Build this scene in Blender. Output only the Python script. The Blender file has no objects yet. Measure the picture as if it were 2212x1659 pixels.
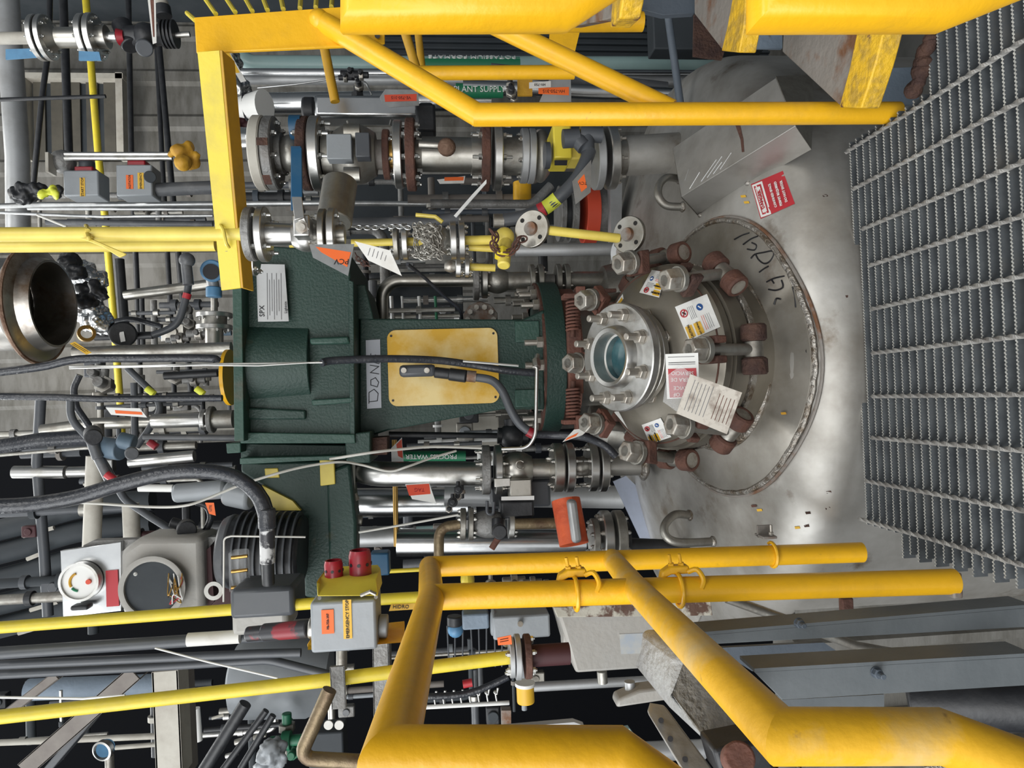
import bpy, math, random
from mathutils import Vector, Matrix
random.seed(7)
S = bpy.context.scene
# ---------------------------------------------------------------- camera, sky, lights, exposure
F = 1500.0; CXP, CYP = 1106.0, 829.5
PITCH = math.radians(5.22); YAW = math.radians(1.3); ROLL = 0.032
CAM = Vector((0, 0, 1.0))
fw = Vector((math.sin(YAW)*math.cos(PITCH), math.cos(YAW)*math.cos(PITCH), -math.sin(PITCH)))
R0 = Vector((math.cos(YAW), -math.sin(YAW), 0)); U0 = R0.cross(fw)
AX = (-U0)*math.cos(ROLL) - R0*math.sin(ROLL)
AY = (-U0)*math.sin(ROLL) + R0*math.cos(ROLL)
cd = bpy.data.cameras.new('camera'); cam = bpy.data.objects.new('camera', cd); S.collection.objects.link(cam)
cd.sensor_width = 36; cd.lens = F/2212*36; cd.clip_start = 0.02; cd.clip_end = 100
m = Matrix((AX, AY, -fw)).transposed().to_4x4(); m.translation = CAM; cam.matrix_world = m
S.camera = cam
S.view_settings.view_transform = 'Standard'; S.view_settings.look = 'None'
S.view_settings.gamma = 1; S.view_settings.use_curve_mapping = False
S.view_settings.exposure = 0.0
w = bpy.data.worlds.new('world'); S.world = w; w.use_nodes = True
nt = w.node_tree; nt.nodes.clear()
tc = nt.nodes.new('ShaderNodeTexCoord'); sp = nt.nodes.new('ShaderNodeSeparateXYZ')
nt.links.new(tc.outputs['Generated'], sp.inputs[0])
mx = nt.nodes.new('ShaderNodeMath'); mx.operation = 'MULTIPLY_ADD'; mx.inputs[1].default_value = -0.55; mx.inputs[2].default_value = 0.42
nt.links.new(sp.outputs['X'], mx.inputs[0])
mz = nt.nodes.new('ShaderNodeMath'); mz.operation = 'MULTIPLY_ADD'; mz.inputs[1].default_value = 0.35
nt.links.new(sp.outputs['Z'], mz.inputs[0]); nt.links.new(mx.outputs[0], mz.inputs[2])
cr = nt.nodes.new('ShaderNodeValToRGB'); cr.color_ramp.elements[0].color = (0.12, 0.13, 0.14, 1); cr.color_ramp.elements[1].color = (1.75, 1.8, 1.8, 1)
cr.color_ramp.elements[0].position = 0.05; cr.color_ramp.elements[1].position = 1.0
nt.links.new(mz.outputs[0], cr.inputs[0])
bg = nt.nodes.new('ShaderNodeBackground'); bg.inputs[1].default_value = 0.62
wo = nt.nodes.new('ShaderNodeOutputWorld'); nt.links.new(cr.outputs[0], bg.inputs[0]); nt.links.new(bg.outputs[0], wo.inputs[0])
def area(name, loc, tgt, sx, sy, power, col=(1, 1, 1)):
    l = bpy.data.lights.new(name, 'AREA'); l.shape = 'RECTANGLE'; l.size = sx; l.size_y = sy; l.energy = power; l.color = col
    o = bpy.data.objects.new(name, l); S.collection.objects.link(o); o.location = loc
    o.rotation_euler = (Vector(tgt)-Vector(loc)).to_track_quat('-Z', 'Y').to_euler(); return o
area('daylight_opening', (-4.2, -1.5, 3.4), (0, 2.2, 0.6), 4.2, 4.5, 270, (0.97, 0.99, 1.0))
area('rear_fill', (-1.6, -3.4, 2.2), (0, 1.5, 0.6), 3.0, 2.2, 95, (1.0, 0.99, 0.97))  # fill light added behind the camera for the surfaces facing it
area('clerestory', (-2.6, 5.2, 6.4), (-0.3, 2.2, 0.2), 4.5, 2.2, 210, (0.98, 1.0, 1.0))
area('ceiling_lamp', (0.6, 3.6, 5.2), (0.2, 3.0, 0), 2.5, 1.0, 45, (1, 0.99, 0.95))
area('bay_lamp', (1.2, -1.0, 4.0), (0.3, 2.4, 0.3), 1.6, 0.6, 38, (1, 0.99, 0.96))
area('far_lamp', (1.0, 5.0, 4.6), (1.6, 6.4, 3.4), 2.2, 0.4, 30, (1, 0.97, 0.92))

# ---------------------------------------------------------------- helpers
def ray(x, y): return fw*F + AX*(x-CXP) - AY*(y-CYP)
def P(x, y, Y):
    d = ray(x, y); return CAM + d*(Y/d.y)
def PZ(x, y, z):
    d = ray(x, y); return CAM + d*((z-CAM.z)/d.z)
def PX(w_, Y): return w_*Y*1.0/F
V = Vector
def ortho(a):
    a = a.normalized(); t = V((0, 0, 1)) if abs(a.z) < 0.9 else V((1, 0, 0))
    b = t.cross(a).normalized(); return b, a.cross(b)
def fillet(pts, br, n=6):
    if br <= 0 or len(pts) < 3: return pts
    out = [pts[0]]
    for i in range(1, len(pts)-1):
        p = pts[i]; a = pts[i-1]-p; b = pts[i+1]-p
        la, lb = a.length, b.length; a = a/la; b = b/lb
        ang = math.acos(max(-1, min(1, a.dot(b))))
        if ang > 3.05: out.append(p); continue
        d = min(br/math.tan(ang/2), la*0.48, lb*0.48); r = d*math.tan(ang/2)
        c = p + (a+b).normalized()*(r/math.sin(ang/2)); s = p+a*d-c; e = p+b*d-c
        for k in range(n+1):
            t = k/n; q = s.slerp(e, t) if s.angle(e) > 1e-4 else s
            out.append(c+q.normalized()*r)
    out.append(pts[-1]); return out
def smoothpts(pts, n=6):
    out = []; L = len(pts)
    for i in range(L-1):
        p0 = pts[max(i-1, 0)]; p1 = pts[i]; p2 = pts[i+1]; p3 = pts[min(i+2, L-1)]
        for k in range(n):
            t = k/n
            out.append(0.5*((2*p1)+(p2-p0)*t+(2*p0-5*p1+4*p2-p3)*t*t+(3*p1-p0-3*p2+p3)*t*t*t))
    out.append(pts[-1]); return out
class MB:
    def __init__(s): s.v = []; s.f = []
    def ring(s, pts): i = len(s.v); s.v += [V(p) for p in pts]; return list(range(i, i+len(pts)))
    def bridge(s, a, b):
        n = len(a)
        for k in range(n): s.f.append((a[k], a[(k+1) % n], b[(k+1) % n], b[k]))
    def tube(s, pts, r, n=12, bend=0, cap=True, r1=None):
        pts = fillet([V(p) for p in pts], bend)
        q = [pts[0]]
        for p in pts[1:]:
            if (p-q[-1]).length > 1e-5: q.append(p)
        pts = q; L = len(pts)
        if L < 2: return s
        d = (pts[1]-pts[0]).normalized(); b, c = ortho(d)
        prev = [pts[0]+(b*math.cos(2*math.pi*k/n)+c*math.sin(2*math.pi*k/n))*r for k in range(n)]
        rg = s.ring(prev); first = rg
        for i in range(1, L):
            d = (pts[i]-pts[i-1]).normalized()
            nn = (d+(pts[i+1]-pts[i]).normalized()).normalized() if i < L-1 else d
            den = max(0.25, d.dot(nn))
            cur = [p+d*((pts[i]-p).dot(nn)/den) for p in prev]
            if r1 is not None:
                rr = r+(r1-r)*i/(L-1); cur = [pts[i]+(p-pts[i]).normalized()*rr for p in cur]
            g = s.ring(cur); s.bridge(rg, g); rg = g; prev = cur
        if cap: s.f.append(tuple(reversed(first))); s.f.append(tuple(rg))
        return s
    def lathe(s, o, ax, prof, n=28):
        o = V(o); ax = V(ax).normalized(); b, c = ortho(ax); pr = None
        for h, r in prof:
            if r < 1e-6: g = [len(s.v)]; s.v.append(o+ax*h)
            else: g = s.ring([o+ax*h+(b*math.cos(2*math.pi*k/n)+c*math.sin(2*math.pi*k/n))*r for k in range(n)])
            if pr is not None:
                if len(pr) == 1 and len(g) > 1:
                    for k in range(n): s.f.append((pr[0], g[(k+1) % n], g[k]))
                elif len(g) == 1 and len(pr) > 1:
                    for k in range(n): s.f.append((pr[k], pr[(k+1) % n], g[0]))
                elif len(g) > 1: s.bridge(pr, g)
            pr = g
        return s
    def cyl(s, a, b, r, r2=None, n=24):
        a = V(a); b = V(b); L = (b-a).length; r2 = r if r2 is None else r2
        return s.lathe(a, b-a, [(0, 0), (0, r), (L, r2), (L, 0)], n)
    def prism(s, pts, vec):
        pts = [V(p) for p in pts]; vec = V(vec)
        a = s.ring(pts); b = s.ring([p+vec for p in pts]); s.bridge(a, b)
        s.f.append(tuple(reversed(a))); s.f.append(tuple(b)); return s
    def box(s, c, sx, sy, sz, ax=None, ay=None, az=None):
        ax = V(ax or (1, 0, 0)); ay = V(ay or (0, 1, 0)); az = V(az or (0, 0, 1)); c = V(c)
        p = [c+ax*(i*sx/2)+ay*(j*sy/2)-az*(sz/2) for i, j in ((-1, -1), (1, -1), (1, 1), (-1, 1))]
        return s.prism(p, az*sz)
    def sphere(s, c, r, n=16, sq=1.0, ax=(0, 0, 1)):
        pr = [(-r*sq*math.cos(math.pi*k/8), r*math.sin(math.pi*k/8)) for k in range(9)]
        pr[0] = (-r*sq, 0); pr[-1] = (r*sq, 0); return s.lathe(c, ax, pr, n)
def tag(o, label, cat, group=None, kind=None):
    if label: o['label'] = label
    if cat: o['category'] = cat
    if group: o['group'] = group
    if kind: o['kind'] = kind
    return o
def thing(name, label, cat, loc, group=None):
    o = bpy.data.objects.new(name, None); S.collection.objects.link(o); o.location = loc
    o.empty_display_size = 0.05; return tag(o, label, cat, group)
def wloc(o):
    l = V((0, 0, 0))
    while o: l += o.location; o = o.parent
    return l
def part(name, mb, mt, parent=None, bev=0, label=None, smooth=35, seg=2):
    me = bpy.data.meshes.new(name)
    if parent is None:
        xs = [(min(v[i] for v in mb.v)+max(v[i] for v in mb.v))/2 for i in range(3)]; loc = V(xs); base = loc
    else: loc = V((0, 0, 0)); base = wloc(parent)
    me.from_pydata([tuple(v-base) for v in mb.v], [], mb.f); me.update()
    import bmesh
    bm = bmesh.new(); bm.from_mesh(me); bmesh.ops.recalc_face_normals(bm, faces=bm.faces); bm.to_mesh(me); bm.free()
    me.materials.append(mt)
    me.shade_smooth()
    if smooth: me.set_sharp_from_angle(angle=math.radians(smooth))
    else: me.shade_flat()
    o = bpy.data.objects.new(name, me); S.collection.objects.link(o)
    if parent is None: o.location = loc
    else: o.parent = parent
    if bev:
        b = o.modifiers.new('bevel', 'BEVEL'); b.width = bev; b.segments = seg; b.limit_method = 'ANGLE'; b.angle_limit = math.radians(40); b.harden_normals = False
    if label: o['label'] = label
    return o
def solo(name, label, cat, mb, mt, group=None, bev=0, kind=None, smooth=35):
    o = part(name, mb, mt, None, bev, None, smooth); return tag(o, label, cat, group, kind)
def struct(name, mb, mt, bev=0): return tag(part(name, mb, mt, None, bev), None, None, None, 'structure')
CACHE = {}
def stamp(key, name, make, mt, parent, p, ax, scale=1.0, up=None):
    """repeat of one small mesh: make() builds it along +Z at the origin"""
    if key not in CACHE:
        mb = make(); me = bpy.data.meshes.new(name); me.from_pydata([tuple(v) for v in mb.v], [], mb.f)
        import bmesh
        bm = bmesh.new(); bm.from_mesh(me); bmesh.ops.recalc_face_normals(bm, faces=bm.faces); bm.to_mesh(me); bm.free()
        me.materials.append(mt); me.shade_smooth(); me.set_sharp_from_angle(angle=math.radians(35)); CACHE[key] = me
    o = bpy.data.objects.new(name, CACHE[key]); S.collection.objects.link(o)
    o.rotation_mode = 'QUATERNION'
    o.rotation_quaternion = V(ax).to_track_quat('Z', 'Y'); o.scale = (scale,)*3
    if parent is not None: o.parent = parent; o.location = V(p)-wloc(parent)
    else: o.location = p
    return o
def stud(mt, parent, p, ax, s, L=2.2, name='bolt', back=0):
    """stud with hex nut; s = nut half width; sits on p, sticks out along ax"""
    def mk():
        b = MB(); b.lathe((0, 0, 0), (0, 0, 1), [(0, 0), (0, 1.12), (.12, 1.12), (.12, 0)], 14)
        b.lathe((0, 0, 0), (0, 0, 1), [(.12, 0), (.12, .92), (.2, 1.0), (1.05, 1.0), (1.15, .9), (1.15, 0)], 6)
        b.lathe((0, 0, 0), (0, 0, 1), [(1.0, 0), (1.0, .55), (L, .55), (L+.1, .45), (L+.1, 0)], 10)
        if back: b.lathe((0, 0, 0), (0, 0, 1), [(0, 0), (0, .55), (-back, .55), (-back, 0)], 8)
        return b
    return stamp(('stud', mt.name, L, back), name, mk, mt, parent, p, ax, s)
def flange(mt, parent, p, ax, r, th, nb=8, hub=0, bmt=None, name='flange', L=1.6, nuts=(1,), hole=0, seg=36, off=0.0):
    p = V(p); ax = V(ax).normalized(); b = MB(); c = th*0.12
    b.lathe(p, ax, [(0, hole), (0, r-c), (c, r), (th-c, r), (th, r-c), (th, hole)] + ([(0, hole)] if hole else []), seg)
    o = part(name, b, mt, parent)
    if nb:
        u, w_ = ortho(ax); rb = r*0.8; s = max(r*0.085, 0.0065)
        for k in range(nb):
            a = 2*math.pi*(k+.5+off)/nb; q = p+(u*math.cos(a)+w_*math.sin(a))*rb
            for sd in nuts:
                stud(bmt or M['bolt'], o, q+(ax*th if sd > 0 else V((0, 0, 0))), ax*sd, s, L, 'bolt')
    return o
def stack(name, label, cat, a, b, Y, elems, group=None, Yb=None):
    """a chain of turned parts along the line between two points; elems: (kind, x0, x1, width px, material, opts)"""
    A = P(a[0], a[1], Y); B = P(b[0], b[1], Yb or Y); d = (B-A).normalized(); L = (B-A).length
    ux, uy = b[0]-a[0], b[1]-a[1]; hz = abs(ux) >= abs(uy)
    def at(x): return A+(B-A)*(((x-a[0])/ux) if hz else ((x-a[1])/uy))
    t = thing(name, label, cat, B if abs(d.z) > .5 and d.z < 0 else A, group); t['_d'] = 0; del t['_d']
    for e in elems:
        k, x0, x1, w_, mt = e[:5]; o = e[5] if len(e) > 5 else {}
        p, q = at(x0), at(x1); r = PX(w_, p.y)/2; mt = M[mt]; ax = q-p; ln = ax.length
        if k == 'f':
            flange(mt, t, p, ax, r, ln, o.get('nb', 8), bmt=M[o.get('b', 'bolt')], nuts=o.get('nuts', (1,)), L=o.get('L', 1.6), name=o.get('n', 'flange'), off=o.get('off', 0))
        elif k == 'p': part(o.get('n', 'pipe'), MB().cyl(p, q, r, None if 'w2' not in o else PX(o['w2'], p.y)/2), mt, t)
        elif k == 'b':
            pr = [(0, 0), (0, r*.7)]+[(ln*(j/8), r*(.7+.3*math.sin(math.pi*j/8))) for j in range(1, 8)]+[(ln, r*.7), (ln, 0)]
            part(o.get('n', 'body'), MB().lathe(p, ax, pr, 28), mt, t)
        elif k == 'h': part(o.get('n', 'nut'), MB().cyl(p, q, r, n=6), mt, t, 0.001)
    return t
def pipe(label, pts, w_, mt, Y=None, bend=0.05, name='pipe', cat='pipe', group=None, n=12, curve=False, cap=True):
    q = [P(p[0], p[1], p[2] if len(p) > 2 else Y) for p in pts]
    r = PX(w_, q[0].y)/2
    if curve: q = smoothpts(q, 7); bend = 0
    return solo(name, label, cat, MB().tube(q, r, n, bend, cap), M[mt] if isinstance(mt, str) else mt, group, smooth=40)
def plate(pts, th, Y=None):
    q = [P(p[0], p[1], p[2] if len(p) > 2 else Y) for p in pts]
    n = (q[1]-q[0]).cross(q[2]-q[0]).normalized()
    if n.dot(CAM-q[0]) > 0: n = -n
    return MB().prism(q, n*th)
def text(parent, body, c, xd, nd, size, mt, name='lettering', thick=0.0006, spx=1.0):
    cu = bpy.data.curves.new(name, 'FONT'); cu.body = body; cu.size = size; cu.align_x = 'CENTER'; cu.align_y = 'CENTER'; cu.extrude = thick; cu.resolution_u = 2
    to = bpy.data.objects.new('tmp', cu); S.collection.objects.link(to)
    me = bpy.data.meshes.new_from_object(to.evaluated_get(bpy.context.evaluated_depsgraph_get()))
    bpy.data.objects.remove(to); bpy.data.curves.remove(cu)
    xd = V(xd).normalized(); nd = V(nd).normalized(); yd = nd.cross(xd).normalized(); xd = yd.cross(nd)
    c = V(c); base = wloc(parent) if parent else V((0, 0, 0))
    me.transform(Matrix(((xd.x*spx, yd.x, nd.x, 0), (xd.y*spx, yd.y, nd.y, 0), (xd.z*spx, yd.z, nd.z, 0), (0, 0, 0, 1))))
    me.transform(Matrix.Translation(c-base)); me.materials.clear(); me.materials.append(mt)
    o = bpy.data.objects.new(name, me); S.collection.objects.link(o); o.parent = parent; return o

# ---------------------------------------------------------------- materials
M = {}
def mat(key, col, rough=0.5, metal=0.0, col2=None, scale=8, amt=(0.45, 0.7), bump=0.0, bscale=40, alpha=1, stretch=None, col3=None, amt3=(.58, .66), scale3=3, rv=0.0, spec=None):
    m_ = bpy.data.materials.new(key); m_.use_nodes = True; n = m_.node_tree.nodes; l = m_.node_tree.links
    b = n['Principled BSDF']; b.inputs['Roughness'].default_value = rough; b.inputs['Metallic'].default_value = metal
    b.inputs['Base Color'].default_value = (*col, 1)
    if spec is not None: b.inputs['Specular IOR Level'].default_value = spec
    t = n.new('ShaderNodeTexCoord'); src = t.outputs['Object']
    if stretch:
        mp = n.new('ShaderNodeMapping'); mp.inputs['Scale'].default_value = stretch; l.new(src, mp.inputs[0]); src = mp.outputs[0]
    cur = None
    def layer(c_from, c_col, c2, sc, am, det=6):
        nz = n.new('ShaderNodeTexNoise'); nz.inputs['Scale'].default_value = sc; nz.inputs['Detail'].default_value = det; nz.inputs['Roughness'].default_value = .62; l.new(src, nz.inputs['Vector'])
        rp = n.new('ShaderNodeValToRGB'); rp.color_ramp.elements[0].position = am[0]; rp.color_ramp.elements[1].position = am[1]; l.new(nz.outputs['Fac'], rp.inputs[0])
        mxn = n.new('ShaderNodeMix'); mxn.data_type = 'RGBA'; l.new(rp.outputs[0], mxn.inputs[0])
        if c_from is None: mxn.inputs[6].default_value = (*c_col, 1)
        else: l.new(c_from, mxn.inputs[6])
        mxn.inputs[7].default_value = (*c2, 1); return mxn.outputs[2], rp.outputs[0]
    if col2:
        cur, fac = layer(None, col, col2, scale, amt)
        if rv:
            ma = n.new('ShaderNodeMath'); ma.operation = 'MULTIPLY_ADD'; ma.inputs[1].default_value = rv; ma.inputs[2].default_value = rough; l.new(fac, ma.inputs[0]); l.new(ma.outputs[0], b.inputs['Roughness'])
    if col3: cur, f3 = layer(cur, col, col3, scale3, amt3, 9)
    if cur is not None: l.new(cur, b.inputs['Base Color'])
    if bump:
        nz = n.new('ShaderNodeTexNoise'); nz.inputs['Scale'].default_value = bscale; nz.inputs['Detail'].default_value = 4; l.new(src, nz.inputs['Vector'])
        bp = n.new('ShaderNodeBump'); bp.inputs['Strength'].default_value = bump; bp.inputs['Distance'].default_value = 0.01; l.new(nz.outputs['Fac'], bp.inputs['Height']); l.new(bp.outputs[0], b.inputs['Normal'])
    if alpha < 1: b.inputs['Alpha'].default_value = alpha
    M[key] = m_; return m_
mat('yellow', (.80, .43, .012), .36, 0, (.66, .36, .02), 14, (.5, .8), .10, 60, col3=(.20, .10, .03), amt3=(.70, .76), scale3=22)
mat('yellowworn', (.78, .43, .02), .42, 0, (.60, .45, .22), 6, (.48, .70), .14, 50, col3=(.28, .16, .06), amt3=(.64, .72), scale3=16)
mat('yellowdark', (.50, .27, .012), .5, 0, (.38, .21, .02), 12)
mat('lemon', (.68, .54, .035), .45, 0, (.52, .41, .06), 12, (.45, .8), .08, 60, col3=(.25, .19, .04), amt3=(.66, .74), scale3=25)
mat('coverplate', (.40, .39, .37), .42, .55, (.28, .27, .245), 7, (.42, .7), .05, 30, col3=(.16, .09, .05), amt3=(.66, .74), scale3=8)
mat('lemonbright', (.74, .60, .06), .4, 0, (.66, .52, .05), 10)
mat('lemonwash', (.72, .58, .11), .4, 0, (.58, .44, .08), 9, (.4, .75), .05)
mat('green', (.014, .039, .031), .5, 0, (.021, .053, .042), 5, (.4, .8), .25, 120, col3=(.06, .06, .035), amt3=(.66, .78), scale3=7)
mat('greenrust', (.022, .065, .048), .5, 0, (.075, .06, .04), 7, (.5, .72), .2, 90)
mat('greenlt', (.020, .060, .046), .45, 0, (.035, .085, .065), 5, (.4, .8), .2, 90)
mat('stainless', (.48, .465, .43), .36, 1, (.27, .25, .21), 8, (.42, .68), 0, rv=.16)
mat('steel', (.58, .575, .56), .33, 1, (.38, .365, .33), 10, (.48, .72), 0, rv=.2)
mat('sightsteel', (.50, .50, .49), .42, .9, (.30, .29, .27), 12, (.42, .7), .08, 60, col3=(.22, .13, .06), amt3=(.64, .74), scale3=14)
mat('steeldull', (.36, .35, .32), .42, .85, (.20, .18, .155), 10, (.42, .7), .12, 60, rv=.15)
mat('cast', (.25, .25, .245), .55, .5, (.14, .13, .12), 12, (.4, .7), .3, 90)
mat('bolt', (.62, .62, .60), .28, 1, (.38, .35, .30), 60, (.5, .75))
mat('boltdull', (.46, .44, .40), .42, .8, (.25, .2, .16), 40, (.45, .7), .1)
mat('vessel', (.52, .51, .485), .42, .62, (.27, .25, .22), 3.0, (.36, .66), .10, 22, col3=(.15, .115, .08), amt3=(.60, .74), scale3=6.5, rv=.10)
mat('vesselpad', (.42, .40, .365), .42, .75, (.24, .22, .185), 5, (.35, .7), .08, 25, col3=(.12, .07, .035), amt3=(.57, .72), scale3=4, rv=.12)
mat('lid', (.27, .25, .215), .38, .8, (.20, .18, .145), 5, (.35, .7), .06, 20, col3=(.13, .09, .05), amt3=(.62, .75), scale3=6, rv=.1)
mat('weld', (.42, .40, .37), .4, .8, (.16, .12, .08), 30, (.4, .65), .6, 120)
mat('rust', (.105, .045, .030), .8, 0, (.055, .025, .02), 18, (.4, .7), .4, 90)
mat('rustdark', (.045, .022, .018), .85, 0, (.09, .045, .03), 25, (.4, .7), .6, 110)
mat('rustred', (.16, .065, .045), .8, 0, (.09, .04, .03), 20, (.4, .7), .3, 90)
mat('rustplate', (.24, .22, .20), .6, .2, (.17, .08, .04), 9, (.48, .62), .3, 50)
mat('grate', (.165, .18, .19), .55, .4, (.085, .094, .105), 14, (.35, .7), .05, 160, col3=(.24, .23, .21), amt3=(.58, .78), scale3=7)
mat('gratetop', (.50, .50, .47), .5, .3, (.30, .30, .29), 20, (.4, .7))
mat('graterod', (.34, .335, .32), .5, .4, (.22, .21, .20), 20, (.4, .7))
mat('galv', (.52, .53, .53), .35, .85, (.38, .38, .38), 18, (.4, .7))
mat('alu', (.66, .67, .68), .24, 1, (.52, .53, .54), 4, (.4, .7), .05, 12)
mat('aludull', (.46, .47, .48), .45, .6, (.36, .36, .36), 6)
mat('black', (.014, .015, .018), .45, 0, (.03, .032, .036), 20, (.4, .8), .1, 60)
mat('blackhose', (.026, .029, .037), .30, 0, (.045, .047, .052), 18, (.4, .8), .25, 90)
mat('conduit', (.085, .09, .098), .4, 0, (.16, .16, .165), 14, (.5, .8), .1, 60)
mat('slate', (.075, .092, .115), .55, 0, (.10, .12, .145), 6, (.4, .8), .12, 60)
mat('slatelt', (.19, .24, .30), .6, 0, (.14, .18, .23), 6, (.4, .8), .2, 70, col3=(.10, .07, .05), amt3=(.68, .75), scale3=12)
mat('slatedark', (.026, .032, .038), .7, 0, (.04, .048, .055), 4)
mat('beamgrey', (.12, .135, .145), .5, .1, (.16, .175, .185), 6, (.4, .8), .1)
mat('cream', (.44, .42, .37), .6, 0, (.30, .27, .23), 7, (.45, .75), .1, 40)
mat('greybox', (.26, .28, .30), .45, .1, (.24, .255, .27), 9, (.4, .8), .1)
mat('boxlight', (.34, .33, .31), .55, .1, (.33, .31, .28), 6, (.4, .8), .15, 60, col3=(.22, .16, .1), amt3=(.68, .76), scale3=10)
mat('castlight', (.38, .38, .37), .6, .2, (.26, .255, .25), 9, (.4, .7), .5, 80)
mat('mint', (.30, .43, .42), .35, 0, (.24, .36, .36), 5, (.4, .8))
mat('navyblue', (.012, .07, .15), .4, 0, (.03, .09, .16), 12)
mat('skyblue', (.10, .25, .42), .45, 0, (.07, .17, .3), 10)
mat('stain', (.13, .07, .035), .7, 0, alpha=.5); mat('orange', (.78, .14, .025), .6); mat('redorange', (.62, .07, .03), .55)
mat('labelred', (.42, .025, .035), .4); mat('buttonred', (.28, .008, .018), .35, 0, (.2, .02, .03), 30)
mat('white', (.72, .72, .70), .5); mat('paper', (.66, .65, .62), .6, 0, (.5, .47, .42), 14, (.5, .8))
mat('papersmudge', (.58, .54, .48), .6, 0, (.30, .25, .21), 26, (.46, .62))
mat('ink', (.012, .012, .015), .5); mat('inkgrey', (.2, .2, .21), .6); mat('inkblue', (.02, .08, .26), .5)
mat('labelyellow', (.68, .40, .03), .5); mat('hivis', (.62, .66, .06), .5); mat('labelgreen', (.015, .17, .08), .45)
mat('tape', (.36, .38, .42), .4, .2); mat('plastic', (.7, .72, .74), .15, 0, alpha=.16)
mat('amber', (.55, .30, .02), .6, 0, (.40, .2, .02), 12, (.4, .7), .3); mat('brass', (.45, .28, .09), .35, 1)
mat('wire', (.62, .62, .60), .35, .6); mat('cable', (.55, .54, .50), .45, 0)
mat('covercloth', (.60, .34, .02), .5, 0, (.74, .58, .26), 4, (.42, .62), .12, 12)
mat('maroon', (.05, .012, .015), .6); mat('greenboard', (.012, .12, .06), .5)
mat('glassblue', (.012, .06, .08), .08, 0, (.05, .14, .15), 14, (.4, .7)); mat('darkhole', (.01, .009, .008), .8)
mat('browncrust', (.10, .05, .03), .8, 0, (.26, .17, .12), 12, (.4, .7), .6, 60)
mat('concrete', (.10, .10, .095), .8, 0, (.06, .06, .055), 2)
mat('pvcgrey', (.062, .068, .078), .42, 0, (.075, .08, .088), 14, (.4, .8), .05)
mat('bluegrey', (.10, .15, .20), .5, .1, (.14, .19, .24), 10)
DOWN = V((0, 0, -1)); UP = V((0, 0, 1)); XR = V((1, 0, 0)); YF = V((0, 1, 0))
# ---------------------------------------------------------------- vessel dome
VC = P(1210, 772, 2.65); VX, VY = VC.x, VC.y; APEX = 0.3285; RC = 2.6; RV = 1.06
def dome_z(r):
    r1 = .97
    if r <= r1: return APEX-(RC-math.sqrt(RC*RC-r*r))
    z1 = APEX-(RC-math.sqrt(RC*RC-r1*r1)); t = (r-r1)/(RV-r1); t = min(t, 1)
    sl = r1/math.sqrt(RC*RC-r1*r1)
    return z1-(RV-r1)*(sl*t)*(1-t*t*.0)-.10*(1-math.sqrt(max(0, 1-t*t)))
def dome_hit(x, y, off=0.0):
    d = ray(x, y).normalized(); t = 0.8
    for i in range(900):
        p = CAM+d*t; r = math.hypot(p.x-VX, p.y-VY)
        if r < RV and p.z <= dome_z(r)+off: return p
        t += 0.0025
    return CAM+d*t
def dome_n(p):
    r = math.hypot(p.x-VX, p.y-VY); s = (dome_z(r+.005)-dome_z(max(0, r-.005)))/.01
    return V((-s*(p.x-VX)/r, -s*(p.y-VY)/r, 1)).normalized()
prof = [(-1.6, 0), (-1.6, RV)]
for k in range(0, 25):
    t = 1-k/24; r = .97+(RV-.97)*math.sin(t*math.pi/2); prof.append((dome_z(r), r))
for k in range(1, 25):
    r = .97*(1-k/24); prof.append((dome_z(r), r))
vessel = thing('reactor_vessel', 'large stainless steel reactor vessel with stained domed head below the green agitator', 'tank', (VX, VY, -1.6))
part('shell', MB().lathe((VX, VY, 0), (0, 0, 1), prof, 96), M['vessel'], vessel, smooth=50)
# manway axis
TAU = math.radians(25); n_ = V((0, -math.sin(TAU), math.cos(TAU))); e_ = V((0, -math.cos(TAU), -math.sin(TAU)))
n_ = (Matrix.Rotation(math.radians(0), 3, 'Z') @ n_)
ME = P(1453, 772, 1.90); xt = XR.copy(); e_ = n_.cross(xt)*1.0
if e_.y > 0: e_ = -e_
def MP(r, a, s):  # a = 0 points downhill towards the viewer, +a to world right
    return ME + n_*s + (e_*math.cos(a)+xt*math.sin(a))*r
def on_dome(x, y): return V((x, y, dome_z(math.hypot(x-VX, y-VY))))
C0 = ME-n_*.166
# reinforcing pad with a weld bead conforming to the head
def padpt(r, a, off):
    q = C0+V((math.sin(a)*r, -math.cos(a)*r*.87, 0)); p = on_dome(q.x, q.y); return p+dome_n(p)*off
b = MB(); rings = []
for r, of in ((.22, .0), (.22, .010), (.385, .010), (.392, .004), (.392, -.01)):
    rings.append(b.ring([padpt(r, 2*math.pi*k/72, of) for k in range(72)]))
for i in range(4): b.bridge(rings[i], rings[i+1])
pad = part('reinforcing_pad', b, M['vesselpad'], vessel, smooth=50)
rnd = random.Random(3)
part('weld_bead', MB().tube([padpt(.392+rnd.uniform(-.0015, .0015), 2*math.pi*k/120, .006) for k in range(121)], .0085, 8), M['weld'], pad)
part('weld_bead', MB().tube([padpt(.403, 2*math.pi*k/90, .003) for k in range(91)], .005, 8), M['rustplate'], pad)
# small weep hole
h = dome_hit(1746, 758, .010); part('weep_hole', MB().cyl(h-dome_n(h)*.002, h+dome_n(h)*.002, .006), M['darkhole'], pad)
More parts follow.
